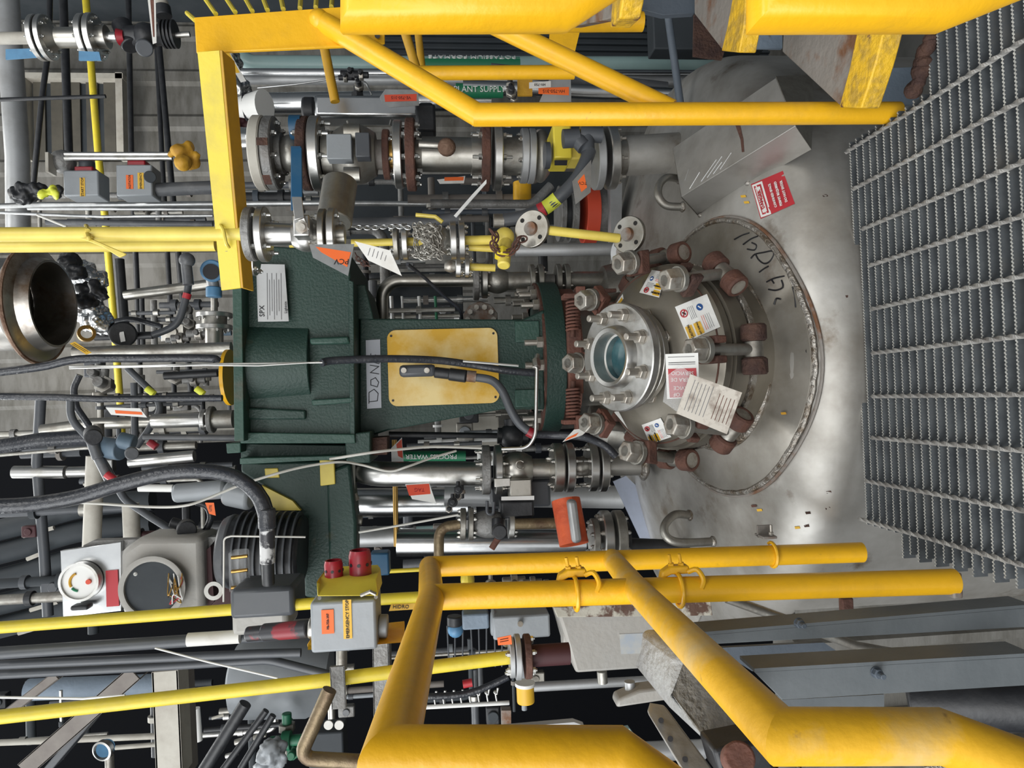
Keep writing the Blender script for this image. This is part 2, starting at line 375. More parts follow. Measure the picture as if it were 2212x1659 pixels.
# handwriting on the head, marker strokes
strokes = [[(1586, 517), (1603, 508), (1619, 503)], [(1605, 528), (1622, 516), (1637, 510)], [(1614, 538), (1630, 540), (1634, 530), (1624, 524)],
 [(1622, 558), (1631, 549), (1650, 545), (1668, 542), (1671, 551), (1662, 565), (1650, 569), (1638, 560), (1632, 548)], [(1640, 588), (1651, 580), (1660, 575)],
 [(1656, 609), (1672, 601), (1695, 596)], [(1666, 603), (1672, 612)], [(1660, 625), (1676, 627), (1691, 620), (1688, 605)],
 [(1672, 658), (1677, 645), (1686, 646)], [(1712, 619), (1717, 640), (1719, 664)]]
wr = thing('handwriting', 'black marker handwriting scrawled on the vessel head inside the round weld', 'writing', dome_hit(1650, 570, .012))
for s_ in strokes: part('pen_stroke', MB().tube(smoothpts([dome_hit(x, y, .0116) for x, y in s_], 4), .0021, 6), M['ink'], wr)
# manway neck, lid, nozzle
nk = thing('manway', 'round manway with swing bolt lid on the front slope of the vessel head', 'manway', C0)
part('neck', MB().lathe(ME, n_, [(-.24, .235), (-.24, .252), (-.02, .252), (-.02, .258), (.03, .258), (.03, .235), (-.24, .235)], 64), M['lid'], nk)
part('neck_weld', MB().tube([(lambda q: on_dome(q.x, q.y)+V((0, 0, .012)))(MP(.262, a, -.16+.0)) for a in [2*math.pi*k/80 for k in range(81)]], .012, 8), M['weld'], nk)
part('neck_ring', MB().lathe(ME, n_, [(-.045, .25), (-.045, .262), (-.028, .262), (-.028, .25)], 64), M['weld'], nk)
lid = part('lid', MB().lathe(ME, n_, [(.03, 0), (.03, .245), (.036, .250), (.058, .250), (.062, .246), (.070, .235), (.092, .212), (.110, .18), (.122, .14), (.127, .10), (.127, 0)], 72), M['lid'], nk, smooth=30)
part('lid_weld', MB().tube([MP(.236, 2*math.pi*k/80, .069) for k in range(81)], .0025, 6), M['rust'], lid)
part('nozzle', MB().lathe(ME, n_, [(.10, 0), (.10, .112), (.128, .108), (.15, .104), (.15, 0)], 48), M['lid'], nk)
part('nozzle_weld', MB().tube([MP(.110+rnd.uniform(-.002, .002), 2*math.pi*k/90, .126) for k in range(91)], .0075, 8), M['weld'], nk)
# swing bolts
def swing(a, label, rh=.25, mats=('rust', 'rust')):
    t = thing('swing_bolt', label, 'clamp bolt', MP(.28, a, 0), 'swing bolts around the manway lid')
    tan = (xt*math.cos(a)-e_*math.sin(a)); out = (e_*math.cos(a)+xt*math.sin(a))
    lo = MP(.285, a, .0); hi = MP(rh, a, .185); ax = (hi-lo).normalized()
    part('shank', MB().cyl(lo, hi, .0145), M['steeldull'], t)
    for sd in (-1, 1):
        c1 = lo+tan*sd*.020; c2 = lo+tan*sd*.062
        lug = part('lug', MB().lathe(c1, c2-c1, [(0, 0), (0, .026), (.005, .031), (.037, .031), (.042, .027), (.042, .0215), (.030, .0215)], 28), M[mats[0]], t)
        part('pin', MB().cyl(c1, c2-tan*sd*.002, .0212), M['boltdull'], lug, label='grey pin face')
    part('eye', MB().cyl(lo-tan*.019, lo+tan*.019, .022), M['steeldull'], t)
    fk = part('yoke', MB().box(hi-ax*.072+tan*.024-out*.006, .018, .062, .032, tan, out, ax).box(hi-ax*.072-tan*.024-out*.006, .018, .062, .032, tan, out, ax).box(hi-ax*.078-out*.030, .060, .016, .030, tan, out, ax), M[mats[1]], t, .004)
    part('shank_nut', MB().cyl(hi-ax*.052, hi-ax*.038, .033), M['steeldull'], t, .001)
    part('bolt_head', MB().lathe(hi, ax, [(-.038, 0), (-.038, .030), (-.004, .030), (.0, .027), (.0, 0)], 6), M['boltdull'], t, .0015)
sw = [(0, 'rusty swing bolt at the front of the manway lid, nearest the viewer', ('rustdark', 'rust')),
      (45, 'rusty swing bolt between the handwriting and the front warning label', ('rust', 'rustdark')),
      (90, 'rusty swing bolt on the right side of the lid beside the upright blank flange', ('rust', 'rust')),
      (135, 'rusty swing bolt behind the sight glass on the right', ('rust', 'rustred')),
      (-45, 'rusty swing bolt left of the hanging paper tag', ('rust', 'rust')),
      (-90, 'rusty swing bolt on the left side of the lid by the small nozzle', ('rust', 'rust')),
      (-135, 'rusty swing bolt behind the sight glass on the left', ('rust', 'rustred')),
      (180, 'rusty swing bolt at the back of the lid below the agitator flange', ('rust', 'rustred'))]
for a, lb, ms in sw: swing(math.radians(a), lb, mats=ms)
# sight glass: s = .201 is flange face
sg = thing('sight_glass', 'flanged round sight glass with blue tinted window on top of the manway lid', 'sight glass', ME+n_*.13)
part('lower_flange', MB().lathe(ME, n_, [(.128, .08), (.128, .125), (.131, .128), (.146, .128), (.149, .125), (.149, .08), (.128, .08)], 64), M['steel'], sg)
part('gasket', MB().cyl(ME+n_*.149, ME+n_*.158, .108, n=48), M['rustplate'], sg)
part('middle_flange', MB().lathe(ME, n_, [(.158, .07), (.158, .137), (.161, .140), (.171, .140), (.174, .137), (.174, .07), (.158, .07)], 64), M['steeldull'], sg)
part('upper_flange', MB().lathe(ME, n_, [(.178, .07), (.178, .141), (.181, .145), (.198, .145), (.201, .142), (.201, .070), (.178, .07)], 72), M['sightsteel'], sg)
part('ring', MB().lathe(ME, n_, [(.19, .058), (.201, .086), (.212, .084), (.226, .080), (.229, .077), (.226, .067), (.18, .062), (.165, .060), (.19, .058)], 56), M['steel'], sg)
part('bore', MB().lathe(ME, n_, [(.226, .067), (.166, .0655), (.165, .067)], 48), M['steeldull'], sg)
part('glass', MB().lathe(ME, n_, [(.160, 0), (.160, .0655), (.168, .0655), (.172, .05), (.173, 0)], 40), M['glassblue'], sg)
for k in range(8):
    a = math.radians(22.5+45*k); p = MP(.116, a, .201)
    stud(M['boltdull'], sg, p, n_, .0175, 3.0, 'stud', back=0)
    if math.cos(a) > -.5: part('nut', MB().cyl(MP(.116, a, .128), MP(.116, a, .105), .019, n=6), M['boltdull'], sg, .001)
# split bracket and springs under the agitator flange
AXX = P(1210, 772, VY)
def AV(x, Y=VY): return P(x, 772, Y).z
# ---------------------------------------------------------------- agitator
def zz(x, Y): return P(x, 772, Y).z
zf_top = zz(1182, 2.36); zf_bot = zz(1226, 2.36)
nz = thing('agitator_nozzle', 'stub nozzle on top of the vessel head under the green agitator', 'nozzle', (VX, VY, APEX-.01))
part('nozzle_neck', MB().cyl((VX, VY, APEX-.02), (VX, VY, zf_bot-.06), .19, n=48), M['steeldull'], nz)
part('nozzle_flange', MB().cyl((VX, VY, zf_bot-.062), (VX, VY, zf_bot-.002), .262, n=56), M['rustred'], nz, label='rust coloured flange')
ag = thing('agitator_drive', 'big dark green agitator gearbox and pedestal standing on the vessel', 'agitator', (VX, VY, zf_bot))
part('base_flange', MB().lathe((VX, VY, zf_bot), (0, 0, 1), [(0, 0), (0, .285), (.003, .288), (zf_top-zf_bot-.003, .288), (zf_top-zf_bot, .285), (zf_top-zf_bot, 0)], 72), M['green'], ag)
part('flange_rim', MB().lathe((VX, VY, zf_top), (0, 0, 1), [(0, .28), (0, .286), (.008, .286), (.008, .25)], 64), M['rust'], ag, label='rusty edge')
for k in range(20):
    a = math.radians(9+18*k); stud(M['boltdull'], ag, (VX+math.cos(a)*.255, VY+math.sin(a)*.255, zf_top+.006), UP, .021, 3.1, 'flange_bolt')
# pedestal: front face at Yp
Yp = 2.40
zt = zz(772, Yp); zb = zf_top
def GX(y, Y, x=900): return P(x, y, Y).x
xr0, xr1 = GX(690, Yp, 900), GX(690, Yp, 1100)
def fr(y, x, Y): p = P(x, y, Y); return (p.x, p.z)
poly = [fr(640, 778, Yp), fr(688, 800, Yp), fr(690, 1128, Yp), fr(668, 1176, Yp), fr(885, 1176, Yp), fr(884, 1085, Yp), fr(930, 838, Yp), fr(950, 775, Yp)]
b = MB().prism([V((x, Yp, z)) for x, z in poly], V((0, .46, 0)))
ped = part('pedestal', b, M['green'], ag, .006)
b = MB().prism([V((x, Yp-.012, z)) for x, z in [fr(616, 766, Yp), fr(616, 790, Yp), fr(690, 808, Yp), fr(690, 766, Yp)]], V((0, .3, 0)))
part('pedestal_foot', b, M['green'], ag, .004)
def rrect(cx, cz, hx, hz, r, n=6):
    o = []
    for sx, sz, a0 in ((1, 1, 0), (-1, 1, 90), (-1, -1, 180), (1, -1, 270)):
        for k in range(n+1):
            a = math.radians(a0+90*k/n); o.append((cx+sx*(hx-r)+math.cos(a)*r, cz+sz*(hz-r)+math.sin(a)*r))
    return o
pa, pb = P(836, 714, Yp), P(1079, 870, Yp)
cvx, cvz, chx, chz = (pa.x+pb.x)/2, (pa.z+pb.z)/2, abs(pa.x-pb.x)/2, abs(pa.z-pb.z)/2
cv = part('access_cover', MB().prism([V((x, Yp-.010, z)) for x, z in rrect(cvx, cvz, chx, chz, .03)], V((0, .006, 0))), M['covercloth'], ag, .001, label='yellow access cover panel')
for sx in (-1, 1):
    for sz in (-1, 1): part('screw', MB().cyl((cvx+sx*(chx-.02), Yp-.012, cvz+sz*(chz-.014)), (cvx+sx*(chx-.02), Yp-.008, cvz+sz*(chz-.014)), .004), M['ink'], cv)
# recess pads at lower pedestal
for y0, y1 in ((694, 738), (842, 878)):
    q0, q1 = P(1112, y0, Yp), P(1166, y1, Yp)
    part('rib_pocket', MB().box(((q0.x+q1.x)/2, Yp-.001, (q0.z+q1.z)/2), abs(q0.x-q1.x), .012, abs(q0.z-q1.z)), M['greenlt'], ag, .003)
# tape DONE
q0, q1 = P(790, 734, Yp), P(823, 882, Yp)
tp = thing('tape_label', 'silver tape strip reading DONE above the yellow cover', 'label', V(((q0.x+q1.x)/2, Yp-.002, q1.z)))
part('tape', MB().prism([P(790, 735, Yp-.004), P(821, 733, Yp-.004), P(824, 881, Yp-.004), P(793, 883, Yp-.004)], V((0, .001, 0))), M['tape'], tp)
dn = [[(798, 868), (815, 866), (817, 850), (808, 841), (797, 848), (797, 872)], [(815, 836), (818, 826), (811, 816), (801, 821), (801, 832), (815, 836)],
      [(819, 808), (800, 805), (818, 792), (799, 789)], [(819, 786), (800, 781)], [(819, 785), (821, 768)], [(810, 783), (811, 766)], [(800, 781), (801, 764)]]
for s_ in dn: part('pen_stroke', MB().tube([P(x, y, Yp-.0055) for x, y in s_], .0013, 6), M['ink'], tp)
# gearbox
Yg = 2.28
gz0, gz1 = zz(765, Yg), zz(512, Yg)
def gp(x, y, Y=Yg): return P(x, y, Y)
A_, B_, C_, D_ = gp(512, 535), gp(765, 612), gp(765, 958), gp(512, 950)
def zx(pts, Y0, dep): return MB().prism([V((P(x, y, Y0).x, Y0, P(x, y, Y0).z)) for x, y in pts], V((0, dep, 0)))
part('gearbox_body', zx([(515, 528), (752, 540), (757, 598), (760, 690), (766, 740), (766, 954), (517, 946)], Yg+.02, .55), M['green'], ag, .006)
part('lower_step', zx([(530, 880), (660, 886), (660, 906), (534, 906)], Yg+.005, .1), M['green'], ag, .006)
part('gearbox_flange', zx([(752, 604), (764, 608), (767, 950), (756, 950)], Yg-.004, .2), M['green'], ag, .003)
bx = gp(590, 790); 
part('bearing_housing', MB().lathe((GX(786, Yg+.10, 590), Yg+.125, gp(663, 786, Yg-.03).z), (0, 0, 1), [(0, 0), (0, .150), (.218, .158), (.218, 0)], 64), M['green'], ag, .003)
part('top_plate', zx([(501, 545), (521, 545), (527, 953), (506, 953)], Yg-.055, .6), M['greenrust'], ag, .002)
part('rim_frame', zx([(519, 934), (766, 938), (768, 958), (519, 958)], Yg-.012, .3), M['greenlt'], ag, .003)
part('side_lug', zx([(668, 730), (752, 726), (756, 742), (670, 744)], Yg-.012, .1), M['greenlt'], ag, .006)
part('side_lug', zx([(672, 864), (762, 858), (762, 870), (675, 876)], Yg-.005, .1), M['greenlt'], ag, .004)
part('side_rail', zx([(520, 958), (748, 962), (748, 990), (520, 1000)], Yg+.06, .3), M['green'], ag, .003)
part('side_rail', zx([(518, 990), (745, 984), (748, 992), (518, 1003)], Yg-.02, .3), M['greenlt'], ag, .002)
part('corner_lug', zx([(745, 950), (768, 936), (800, 932), (800, 1000), (748, 1000)], Yg, .25), M['green'], ag, .004)
part('lug_pocket', zx([(784, 948), (836, 944), (836, 982), (786, 984)], Yg+.06, .1), M['rustdark'], ag)
part('corner_lug', zx([(488, 958), (520, 956), (520, 978), (490, 980)], Yg, .12), M['greenlt'], ag, .003)
mb_ = part('motor_bracket', zx([(520, 1000), (755, 995), (768, 1120), (768, 1290), (740, 1300), (658, 1290), (655, 1125), (600, 1070), (520, 1020)], Yg+.16, .12), M['green'], ag, .008)
part('bracket_rib', zx([(705, 1020), (756, 1000), (770, 1130), (770, 1280), (712, 1290)], Yg+.14, .05), M['green'], ag, .01)
part('guard_panel', zx([(565, 1048), (632, 1082), (650, 1103), (592, 1103), (583, 1075)], Yg+.14, .02), M['lemonwash'], mb_, .001, label='yellow guard panel')
part('guard_slot', zx([(571, 1012), (600, 1011), (604, 1032), (573, 1033)], Yg+.155, .01), M['lemonwash'], mb_, .003)
part('guard_slot', zx([(690, 992), (722, 995), (724, 1046), (692, 1050)], Yg+.13, .02), M['lemonwash'], mb_, .003)
part('guard_ring', MB().lathe(gp(500, 815, Yg+.16), UP, [(0, 0), (0, .095), (.012, .095), (.012, 0)], 40), M['yellow'], ag, label='yellow guard rim above the gearbox')
# nameplate
npl = thing('nameplate', 'grey metal nameplate riveted to the front of the green gearbox', 'nameplate', P(590, 632, Yg-.012))
q = [(553, 570), (615, 571), (624, 694), (557, 695)]
part('metal_plate', zx(q, Yg-.006, .003), M['aludull'], npl, .0005)
text(npl, 'SPX', P(566, 672, Yg-.008), XR, (0, -1, 0), .022, M['ink'])
for i in range(7): part('printed_line', zx([(577+i*5, 690-(i % 3)*9), (578.3+i*5, 690-(i % 3)*9), (577.3+i*5, 590+(i % 2)*14), (576+i*5, 590+(i % 2)*14)], Yg-.0075, .001), M['inkgrey'], npl)
text(npl, 'Lightnin', P(617, 664, Yg-.008), XR, (0, -1, 0), .012, M['ink'])
# springs / split bracket, below the flange
def spring(yc, lab):
    Y = 2.22; a = P(1238, yc+33, Y); b2 = P(1238, yc-33, Y); t = thing('spring_clamp', lab, 'clamp', (a+b2)/2)
    d = (b2-a); L = d.length; u = d.normalized(); v, w_ = ortho(u); N = 9; pts = [a+u*(L*k/(N*12))+(v*math.cos(k*math.pi/6)+w_*math.sin(k*math.pi/6))*.021 for k in range(N*12+1)]
    part('coil_spring', MB().tube(pts, .0042, 6), M['rustred'], t); part('spring_rod', MB().cyl(a-u*.02, b2+u*.02, .008), M['rust'], t)
    part('end_plate', MB().box(b2+u*.012 if yc < 770 else a-u*.012, .014, .06, .07), M['rustred'], t, .002)
    e2 = b2+u*.016 if yc < 770 else a-u*.016; part('link_bar', MB().box(e2+V((.012 if yc < 770 else -.02, .0, -.075)), .012, .035, .13), M['rust'], t, .002)
    part('clamp_block', MB().box((e2+V((0, -.01, -.02))), .05, .05, .03), M['rustred'], t, .003)
spring(682, 'rusty coil spring clamp under the green flange on the right'); spring(870, 'rusty coil spring clamp under the green flange on the left')
q0, q1 = P(1226, 700, 2.24), P(1262, 850, 2.24)
solo('bracket_plate', 'flat rusty plate between the two spring clamps below the green flange', 'bracket', MB().box(((q0.x+q1.x)/2, 2.26, (q0.z+q1.z)/2), abs(q0.x-q1.x), .03, abs(q0.z-q1.z)), M['rustred'], bev=.003)

# ---------------------------------------------------------------- grating
gr = thing('floor_grating', 'serrated galvanised steel floor grating with twisted cross rods', 'grating', (0.2, 1.2, 0))
pL0, pL1 = PZ(1868, 1184, 0), PZ(2212, 1276, 0)
edge = [(1790, 268, 0), (1835, 330, 0), (1852, 400, 0), (1862, 440, 0), (1880, 520, 0), (1885, 640, 0), (1888, 860, 0), (1880, 1110, 0), (1862, 1130, 0)]
far = [PZ(x, y, 0) for x, y, _ in edge]
Y0 = 1.06; sp_ = .0262
rightX = 1.15
for k in range(34):
    Y = Y0+k*sp_
    xl = pL0.x+(pL1.x-pL0.x)*((Y-pL0.y)/(pL1.y-pL0.y)) if Y < pL0.y else pL0.x
    xl = max(xl, -1.2)+(0.012 if k % 2 else 0)
    fy = [(q.x, q.y) for q in far]
    if Y > 1.50:   # stepped far edge: starts further right
        ok = [q.x for q in far if q.y >= Y]
        if not ok: continue
        xl = max(min(ok), xl)
    rightX = 1.15 if Y < PZ(1995, 190, 0).y else PZ(1950, 236, 0).x
    if xl > rightX-.05: continue
    pts = []; x = xl; n = 0; pitch = .0070
    pts.append(V((xl, Y, -.030)))
    while x < rightX:
        pts.append(V((x, Y, -.0020))); pts.append(V((x+pitch*.25, Y, .0))); pts.append(V((x+pitch*.6, Y, .0))); x += pitch; pts.append(V((x-pitch*.15, Y, -.0022)))
    pts.append(V((x, Y, -.030)))
    nn = len(pts); b = MB(); a1 = []
    # strip quads so that no giant ngon is needed
    top = pts[1:-1]
    for off in (-.0020, .0020):
        a1.append((b.ring([p+V((0, off, 0)) for p in top]), b.ring([V((p.x, p.y+off, -.030)) for p in top])))
    for i in range(len(top)-1):
        (t0, l0), (t1, l1) = a1
        b.f += [(t0[i], t0[i+1], l0[i+1], l0[i]), (t1[i], l1[i], l1[i+1], t1[i+1]), (t0[i], t1[i], t1[i+1], t0[i+1]), (l0[i], l0[i+1], l1[i+1], l1[i])]
    b.f += [(a1[0][0][0], a1[0][1][0], a1[1][1][0], a1[1][0][0]), (a1[0][0][-1], a1[1][0][-1], a1[1][1][-1], a1[0][1][-1])]
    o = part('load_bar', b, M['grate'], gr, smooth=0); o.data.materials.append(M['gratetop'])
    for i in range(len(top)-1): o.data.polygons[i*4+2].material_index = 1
for (xa, ya) in ((1832, 325), (1848, 405), (1868, 492), (1884, 571), (1888, 666), (1890, 762), (1890, 856), (1889, 946), (1876, 1040), (1861, 1122)):
    p = PZ(xa, ya, .003); b = MB(); r = .0052; g0 = None; L = p.y+.012-1.0
    for i in range(int(L/.006)):
        y = p.y+.012-i*.006; a = i*.35
        g = b.ring([V((p.x+math.cos(a+j*math.pi/2)*r, y, .0015+math.sin(a+j*math.pi/2)*r)) for j in range(4)])
        if g0: b.bridge(g0, g)
        g0 = g
    part('cross_rod', b, M['graterod'], gr, smooth=0)
q = PZ(2190, 205, .01)
# rust clump at the torn corner
b = MB()
for i in range(14):
    t = i/13; p = PZ(2010-35*t+random.uniform(-5, 5), 85+110*t, .004); b.sphere(p, .012+random.random()*.008, 8)
solo('rust_scale', 'clump of dark flaking rust on the grating edge beside the stair', 'rust', b, M['rustdark'])

# ---------------------------------------------------------------- yellow guardrails
def rail(name, label, parts_, group=None, loc=None, cat='railing'):
    t = thing(name, label, cat, loc or parts_[0][1][0])
    for nm, pts, r, mt in parts_: part(nm, MB().tube(pts, r, 20), M[mt], t, smooth=40)
    return t
r_ = .0243
LB_top, LB_bot = P(932, 1290, 1.33), P(2062, 1256, 1.28)
LA_top, LA_bot = P(928, 1224, 1.68), P(1862, 1193, 1.63)
N1, N2 = P(842, 1632, .62), P(1330, 1632, .62)
N3, N4 = P(1688, 1590, .62), P(2030, 1590, .62)
Lm_a, Lm_b = P(1322, 1208, 1.66), P(1372, 1270, 1.31)
lr = rail('guardrail', 'yellow pipe guardrail on the left with two rails bending down beside the viewer', [
 ('post', [LB_top, LB_bot], r_, 'yellow'), ('post', [LA_top, LA_bot], r_, 'yellow'),
 ('top_rail', [LA_top-(LB_top-LA_top).normalized()*.0, LB_top, N1, N2, P(1560, 1800, .60)], r_*1.02, 'yellow'),
 ('middle_rail', [Lm_a, Lm_b, N3, N4, P(2330, 1700, .60)], r_*1.02, 'yellowworn')], loc=LB_bot)
part('torn_foot', MB().box(LB_bot+V((-.005, 0, .004)), .05, .03, .02), M['rustplate'], lr, .004, label='rusty torn foot of the post')
RC_top, RC_bot = P(1031, 248, 1.47), P(1940, 244, 1.47)
Kr = P(700, 47, 1.60)
rr = rail('guardrail', 'yellow pipe handrail on the right that slopes up from a post at the grating corner', [
 ('post', [RC_bot, RC_top, P(692, 45, 1.62)], r_, 'yellow'), ('brace', [P(1450, 238, 1.48), P(1020, 30, 1.62)], r_*.95, 'yellow')], loc=RC_bot)
part('worn_end', MB().sphere(P(690, 44, 1.615), .0255, 16), M['yellow'], rr)
rail('guardrail', 'short thick yellow rail section cropped by the top edge, left one of two', [('rail', [P(797, -190, .60), P(797, 8, .60), P(1205, 8, .60), P(1420, -130, .60)], r_, 'yellow')])
rail('guardrail', 'short thick yellow rail section cropped by the top edge above the grating', [('rail', [P(1672, -190, .60), P(1672, 12, .60), P(2020, 12, .60), P(2330, -110, .60)], r_, 'yellow')])
# clips on the left posts
for (x, y, Y, lb) in ((1243, 1282, 1.32, 'yellow painted beam clamp on the left guardrail, the upper of two'), (1466, 1275, 1.31, 'yellow painted beam clamp on the left guardrail, the lower of two')):
    c = P(x, y, Y); t = thing('pipe_clamp', lb, 'clamp', c, 'beam clamps on the left guardrail')
    o0 = V((.032, -.0, 0))
    part('strap', MB().tube([c+V((r_*1.25*math.cos(a), r_*1.25*math.sin(a), 0)) for a in [math.radians(-200+d) for d in range(0, 221, 20)]], .0042, 8), M['yellow'], t)
    part('jaw', MB().prism([c+V((.030, .0, -.026)), c+V((.046, 0, -.022)), c+V((.046, 0, .014)), c+V((.036, 0, .030)), c+V((.020, 0, .034)), c+V((.030, 0, .012))], V((0, .022, 0))), M['yellow'], t, .003)
    for s_ in (-1, 1): stud(M['yellow'], t, c+V((.044, .008, .010*s_)), V((1, -.1, .2)), .006, 4, 'bolt')
    part('hook', MB().tube(smoothpts([c+V((.034, 0, -.02)), c+V((.04, -.01, -.034)), c+V((.024, -.022, -.042)), c+V((.008, -.026, -.036))], 4), .005, 8), M['yellow'], t)
c = P(1668, 1198, 1.64); t = thing('pipe_clamp', 'yellow hook bolt holding the rear left post to a small rusty bracket on the vessel', 'clamp', c)
part('hook_bolt', MB().tube([c+V((r_*1.2*math.cos(a), r_*1.2*math.sin(a), 0)) for a in [math.radians(-205+d) for d in range(0, 241, 20)]], .0042, 8), M['yellow'], t)
part('bracket', MB().box(c+V((.042, .02, .005)), .006, .05, .035).box(c+V((.052, .03, .005)), .03, .006, .035), M['rustplate'], t, .001)
stud(M['boltdull'], t, c+V((.048, .0, .0)), V((1, 0, 0)), .006, 4)
# ---------------------------------------------------------------- cards, stickers
def plane_of(q):
    n = (q[1]-q[0]).cross(q[2]-q[0]).normalized()
    return n if n.dot(CAM-q[0]) > 0 else -n
def onp(x, y, p0, n):
    d = ray(x, y); return CAM+d*((p0-CAM).dot(n)/d.dot(n))
def dirv(k, x, y, p0, n):
    dx, dy = {'d': (10, 0), 'u': (-10, 0), 'r': (0, -10), 'l': (0, 10)}[k] if isinstance(k, str) else k
    return (onp(x+dx, y+dy, p0, n)-onp(x, y, p0, n)).normalized()
def card(name, label, cat, cs, Y, mt, patches=(), texts=(), th=.0015, parent=None, group=None, body='card', lines=()):
    q = [P(c[0], c[1], c[2] if len(c) > 2 else Y) for c in cs] if not isinstance(cs[0], V) else list(cs)
    n = plane_of(q)
    if not isinstance(cs[0], V): q = [onp(c_[0], c_[1], q[0], n) for c_ in cs]
    c = sum(q, V((0, 0, 0)))/len(q)
    t = parent or thing(name, label, cat, c, group)
    o = part(body, MB().prism(q, -n*th), M[mt], t)
    if parent is not None and label: o['label'] = label
    for i, (pc, pm) in enumerate(patches):
        part('patch', MB().prism([onp(x, y, q[0], n)+n*.0004 for x, y in pc], n*.0003), M[pm], t)
    for (x, y), s, sz, k, tm in texts:
        p = onp(x, y, q[0], n)+n*.001; text(t, s, p, dirv(k, x, y, q[0], n), n, PX(sz, p.y), M[tm], thick=.0003)
    for pl, tm in lines:
        part('printed_line', MB().tube([onp(x, y, q[0], n)+n*.0006 for x, y in pl], .0007, 4), M[tm], t)
    return t
def hlines(x0, y0, x1, y1, n, tm='inkgrey', gapx=4, gapy=0, jitter=6):
    o = []
    for i in range(n):
        j = random.uniform(0, jitter) ; L = math.hypot(x1-x0, y1-y0); ux, uy = (x1-x0)/L, (y1-y0)/L
        o.append((((x0+gapx*i, y0+gapy*i), (x1+gapx*i-ux*j, y1+gapy*i-uy*j)), tm))
    return o
# DANGER sticker on the head
def dpatch(cs, off, mt, t, name='patch', N=8):
    b = MB(); rows = []
    for j in range(N+1):
        v = j/N; r_w = []
        for i in range(N+1):
            u = i/N; x = (cs[0][0]*(1-u)+cs[1][0]*u)*(1-v)+(cs[3][0]*(1-u)+cs[2][0]*u)*v; y = (cs[0][1]*(1-u)+cs[1][1]*u)*(1-v)+(cs[3][1]*(1-u)+cs[2][1]*u)*v
            r_w.append(dome_hit(x, y, off))
        rows.append(b.ring(r_w))
    for j in range(N):
        for i in range(N): b.f.append((rows[j][i], rows[j][i+1], rows[j+1][i+1], rows[j+1][i]))
    return part(name, b, M[mt], t)
t = thing('danger_sticker', 'red and white DANGER confined space sticker on the right of the vessel head', 'sticker', dome_hit(1670, 420, .002))
dpatch([(1622, 398), (1691, 369), (1717, 440), (1643, 473)], .002, 'labelred', t, 'sticker_face')
dpatch([(1624, 400), (1646, 391), (1666, 462), (1644, 470)], .003, 'white', t); dpatch([(1628, 403), (1643, 397), (1661, 459), (1647, 464)], .0038, 'labelred', t); dpatch([(1631, 406), (1641, 402), (1657, 456), (1648, 460)], .0046, 'white', t)
for (x, y), s_, sz, d, tm in [((1644, 431), 'DANGER', 11, (-7, -27), 'labelred'), ((1669, 422), 'CONFINED SPACE', 7, (-7, -27), 'white'), ((1681, 418), 'PERMIT REQUIRED', 7, (-7, -27), 'white'), ((1693, 413), 'DO NOT ENTER', 7, (-7, -27), 'white')]:
    p = dome_hit(x, y, .0068); n = dome_n(p); text(t, s_, p, dome_hit(x+d[0], y+d[1], .0068)-p, n, PX(sz, p.y)*1.15, M[tm], thick=.001)
# rust stains, paint chips on the head
for x, y, mt in ((1605, 424, 'labelyellow'), (1612, 437, 'labelyellow'), (1640, 1102, 'labelyellow'), (1628, 1093, 'rust'), (1790, 1063, 'rustdark'), (1745, 1108, 'rustdark'), (1788, 1098, 'rustdark'), (1742, 1136, 'rustdark'), (1782, 422, 'rustdark'), (1832, 640, 'rustdark'), (1692, 893, 'amber'), (1660, 1020, 'rust'), (1722, 1140, 'labelyellow')):
    dpatch([(x-6, y-2), (x+5, y-3), (x+7, y+2), (x-4, y+3)], .003 if x != 1692 else .0115, mt, vessel, 'paint_fleck', 2)
# manway warning labels lying on the lid shoulder
LPR = [(.058, .250), (.070, .235), (.092, .212), (.110, .18), (.122, .14), (.127, .10)]
def lidpt(x, y, off=0.0):  # ray against the sloping lid shoulder
    d = ray(x, y).normalized(); t = 1.3
    while t < 2.4:
        p = CAM+d*t; w_ = p-ME; s = w_.dot(n_); r = (w_-n_*s).length
        for (s0, r0), (s1, r1) in zip(LPR, LPR[1:]):
            if r1 <= r-off*.4 <= r0 and s <= s0+(s1-s0)*(r0-(r-off*.4))/(r0-r1)+off: return p
        t += .001
    return p
def gpatch(hit, cs, off, mt, t, name='patch', N=6):
    b = MB(); rows = []
    for j in range(N+1):
        v = j/N
        rows.append(b.ring([hit((cs[0][0]*(1-u)+cs[1][0]*u)*(1-v)+(cs[3][0]*(1-u)+cs[2][0]*u)*v, (cs[0][1]*(1-u)+cs[1][1]*u)*(1-v)+(cs[3][1]*(1-u)+cs[2][1]*u)*v, off) for u in [i/N for i in range(N+1)]]))
    for j in range(N):
        for i in range(N): b.f.append((rows[j][i], rows[j][i+1], rows[j+1][i+1], rows[j+1][i]))
    return part(name, b, M[mt], t, smooth=0)
